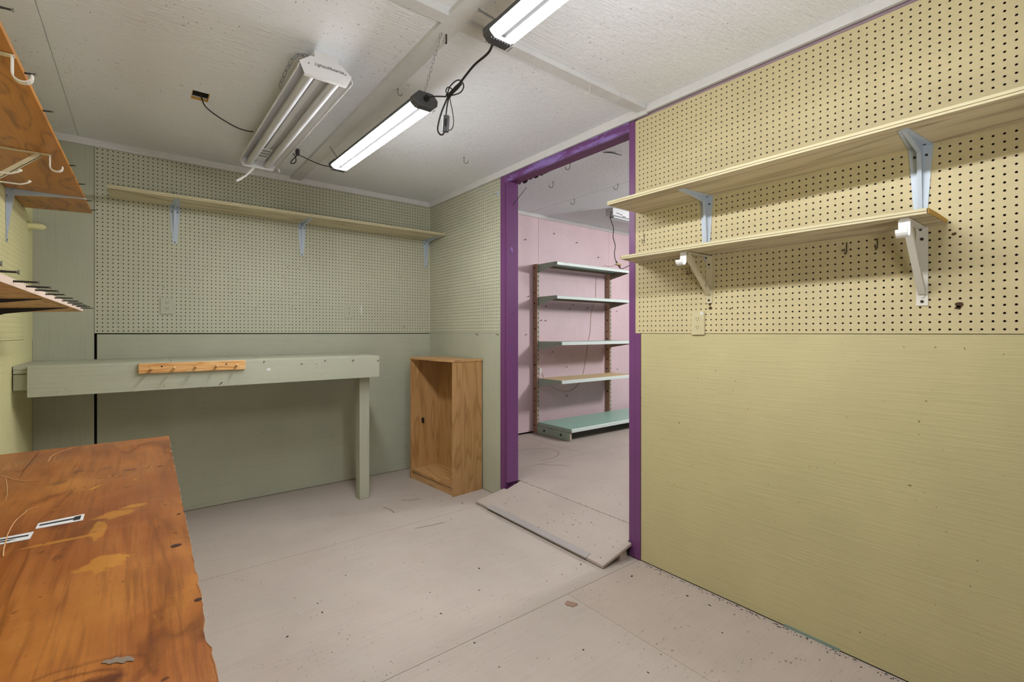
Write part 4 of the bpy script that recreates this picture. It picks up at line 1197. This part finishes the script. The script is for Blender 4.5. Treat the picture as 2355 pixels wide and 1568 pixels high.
# ---- fixture and cord in the next room
t = thing('strip_light', 'white ceiling strip light in the pink room with a dangling cord', 'light', (4.3, 3.3, 2.5))
MB().box(3.93, 5.15, 3.29, 3.385, 2.475, ZC2 - .001).build('housing', 'fixture', t, bevel=.002)
MB().box(3.926, 3.9295, 3.288, 3.387, 2.474, ZC2 - .001).build('end_plate', 'batten', t)
for k, (y, z) in enumerate(((3.30, 2.50), (3.285, 2.492), (3.283, 2.478))):
    MB().tube([(3.985 + k * .05, 3.2885, z), (4.03 + k * .05, 3.2865, z + .004)], .003, 6).build('cord_clip', 'ink', t)
for y in (3.315, 3.36):
    MB().tube([(3.96, y, 2.462), (5.12, y, 2.462)], .012, 12).build('tube', 'tube', t)
pc = thing('power_cord', 'black cord dangling from the strip light in the pink room to a tan plug adapter', 'cord', (3.84, 3.22, 2.2))
cord_path('cord_run', pc, [(3.915, 3.31, 2.505), (3.87, 3.26, 2.49), (3.826, 3.232, 2.45), (3.821, 3.232, 2.419), (3.831, 3.224, 2.365), (3.846, 3.213, 2.307), (3.843, 3.216, 2.217), (3.86, 3.202, 2.127), (3.853, 3.207, 2.059), (3.856, 3.203, 2.0), (3.868, 3.196, 1.962)], .0042)
MB().tube([(3.866, 3.197, 1.968), (3.876, 3.190, 1.940), (3.884, 3.184, 1.925)], .01, 9, radii=[.006, .011, .011]).build('plug', 'black', pc)
MB().tube([(3.862, 3.198, 1.938), (3.905, 3.165, 1.928)], .014, 8).build('adapter', 'tan_shelf', pc)
MB().tube([(3.886, 3.182, 1.922), (3.902, 3.170, 1.895)], .007, 8).build('plug', 'black', pc)
cord_path('cord_run', pc, [(3.90, 3.171, 1.897), (3.92, 3.155, 1.891), (3.977, 3.111, 1.925), (4.05, 3.05, 1.985)], .0035)
cord_path('cord_run', pc, [(3.862, 3.198, 1.935), (3.835, 3.220, 1.916), (3.80, 3.247, 1.912), (3.778, 3.266, 1.922), (3.762, 3.28, 1.914)], .0025, 'tan_wire')

# ---- crumbs and flakes on the floor
deb = [(0.4654, 2.0693), (1.3877, 2.0521), (1.9498, 1.5117), (1.8499, 1.521), (2.018, 1.1341), (2.0097, 1.2392), (1.6853, 1.7404), (1.836, 1.7544), (1.3507, 1.2768), (2.095, 0.7509), (2.08, 0.6887), (1.0362, 1.4015), (1.0311, 1.8263), (1.8217, 2.9117), (1.7252, 3.0431), (1.6765, 2.9386), (0.5602, 2.3498), (0.6263, 2.1551), (1.2706, 1.8789), (1.0402, 1.572), (1.5817, 1.7411), (1.4443, 1.0483), (2.0378, 1.0308), (1.8746, 0.9988), (1.9018, 0.7654), (0.6303, 2.2412), (0.8153, 2.4099), (1.5457, 3.2063), (1.6099, 2.713), (1.5889, 2.9547)]
mb = MB()


def crumb(x, y, r, z=0.0):
    n = 6; h = r * random.uniform(.3, .8); a0 = random.uniform(0, 6)
    st = random.uniform(.5, 1.6)
    base = [(x + r * st * math.cos(a0 + 2 * PI * i / n) * random.uniform(.5, 1.1), y + r / st * math.sin(a0 + 2 * PI * i / n) * random.uniform(.5, 1.1), z + .0002) for i in range(n)]
    mb.add(base + [(x, y, z + h)], [(i, (i + 1) % n, n) for i in range(n)])


for i, (x, y) in enumerate(deb):
    crumb(x, y, .0075 if i in (0, 1, 2, 4, 5, 7, 13) else random.uniform(.0035, .006))
for i in range(330):
    x = random.uniform(-.1, 2.09); y = random.uniform(.3, 3.9)
    if x > 1.86 and 1.62 < y < 2.88: continue
    crumb(x, y, random.uniform(.0008, .0026))
for i in range(200):
    y = random.uniform(.35, 1.6); crumb(XR - min(.05, abs(random.gauss(0, .012))) - .006, y, random.uniform(.0012, .005))
for i in range(60):
    crumb(random.uniform(2.3, 4.2), random.uniform(1.8, 3.9), random.uniform(.0015, .005), Z2)
for i in range(40):
    crumb(2.236 + random.gauss(0, .008), random.uniform(1.7, 2.75), random.uniform(.002, .005), Z2)
d = mb.build('floor_debris', 'crumb', None)
tag(d, 'dark crumbs and dirt specks scattered over the floors', 'debris', kind='stuff')
t = MB().prism([(1.5135, 1.5461, .0003), (1.5376, 1.5538, .0003), (1.5586, 1.5109, .0003), (1.5527, 1.5024, .0003), (1.5235, 1.5037, .0003), (1.5085, 1.5326, .0003)], (0, 0, .0025)).build('wood_flake', 'chip', None)
tag(t, 'flat brown flake lying on the floor in front of the ramp', 'flake')
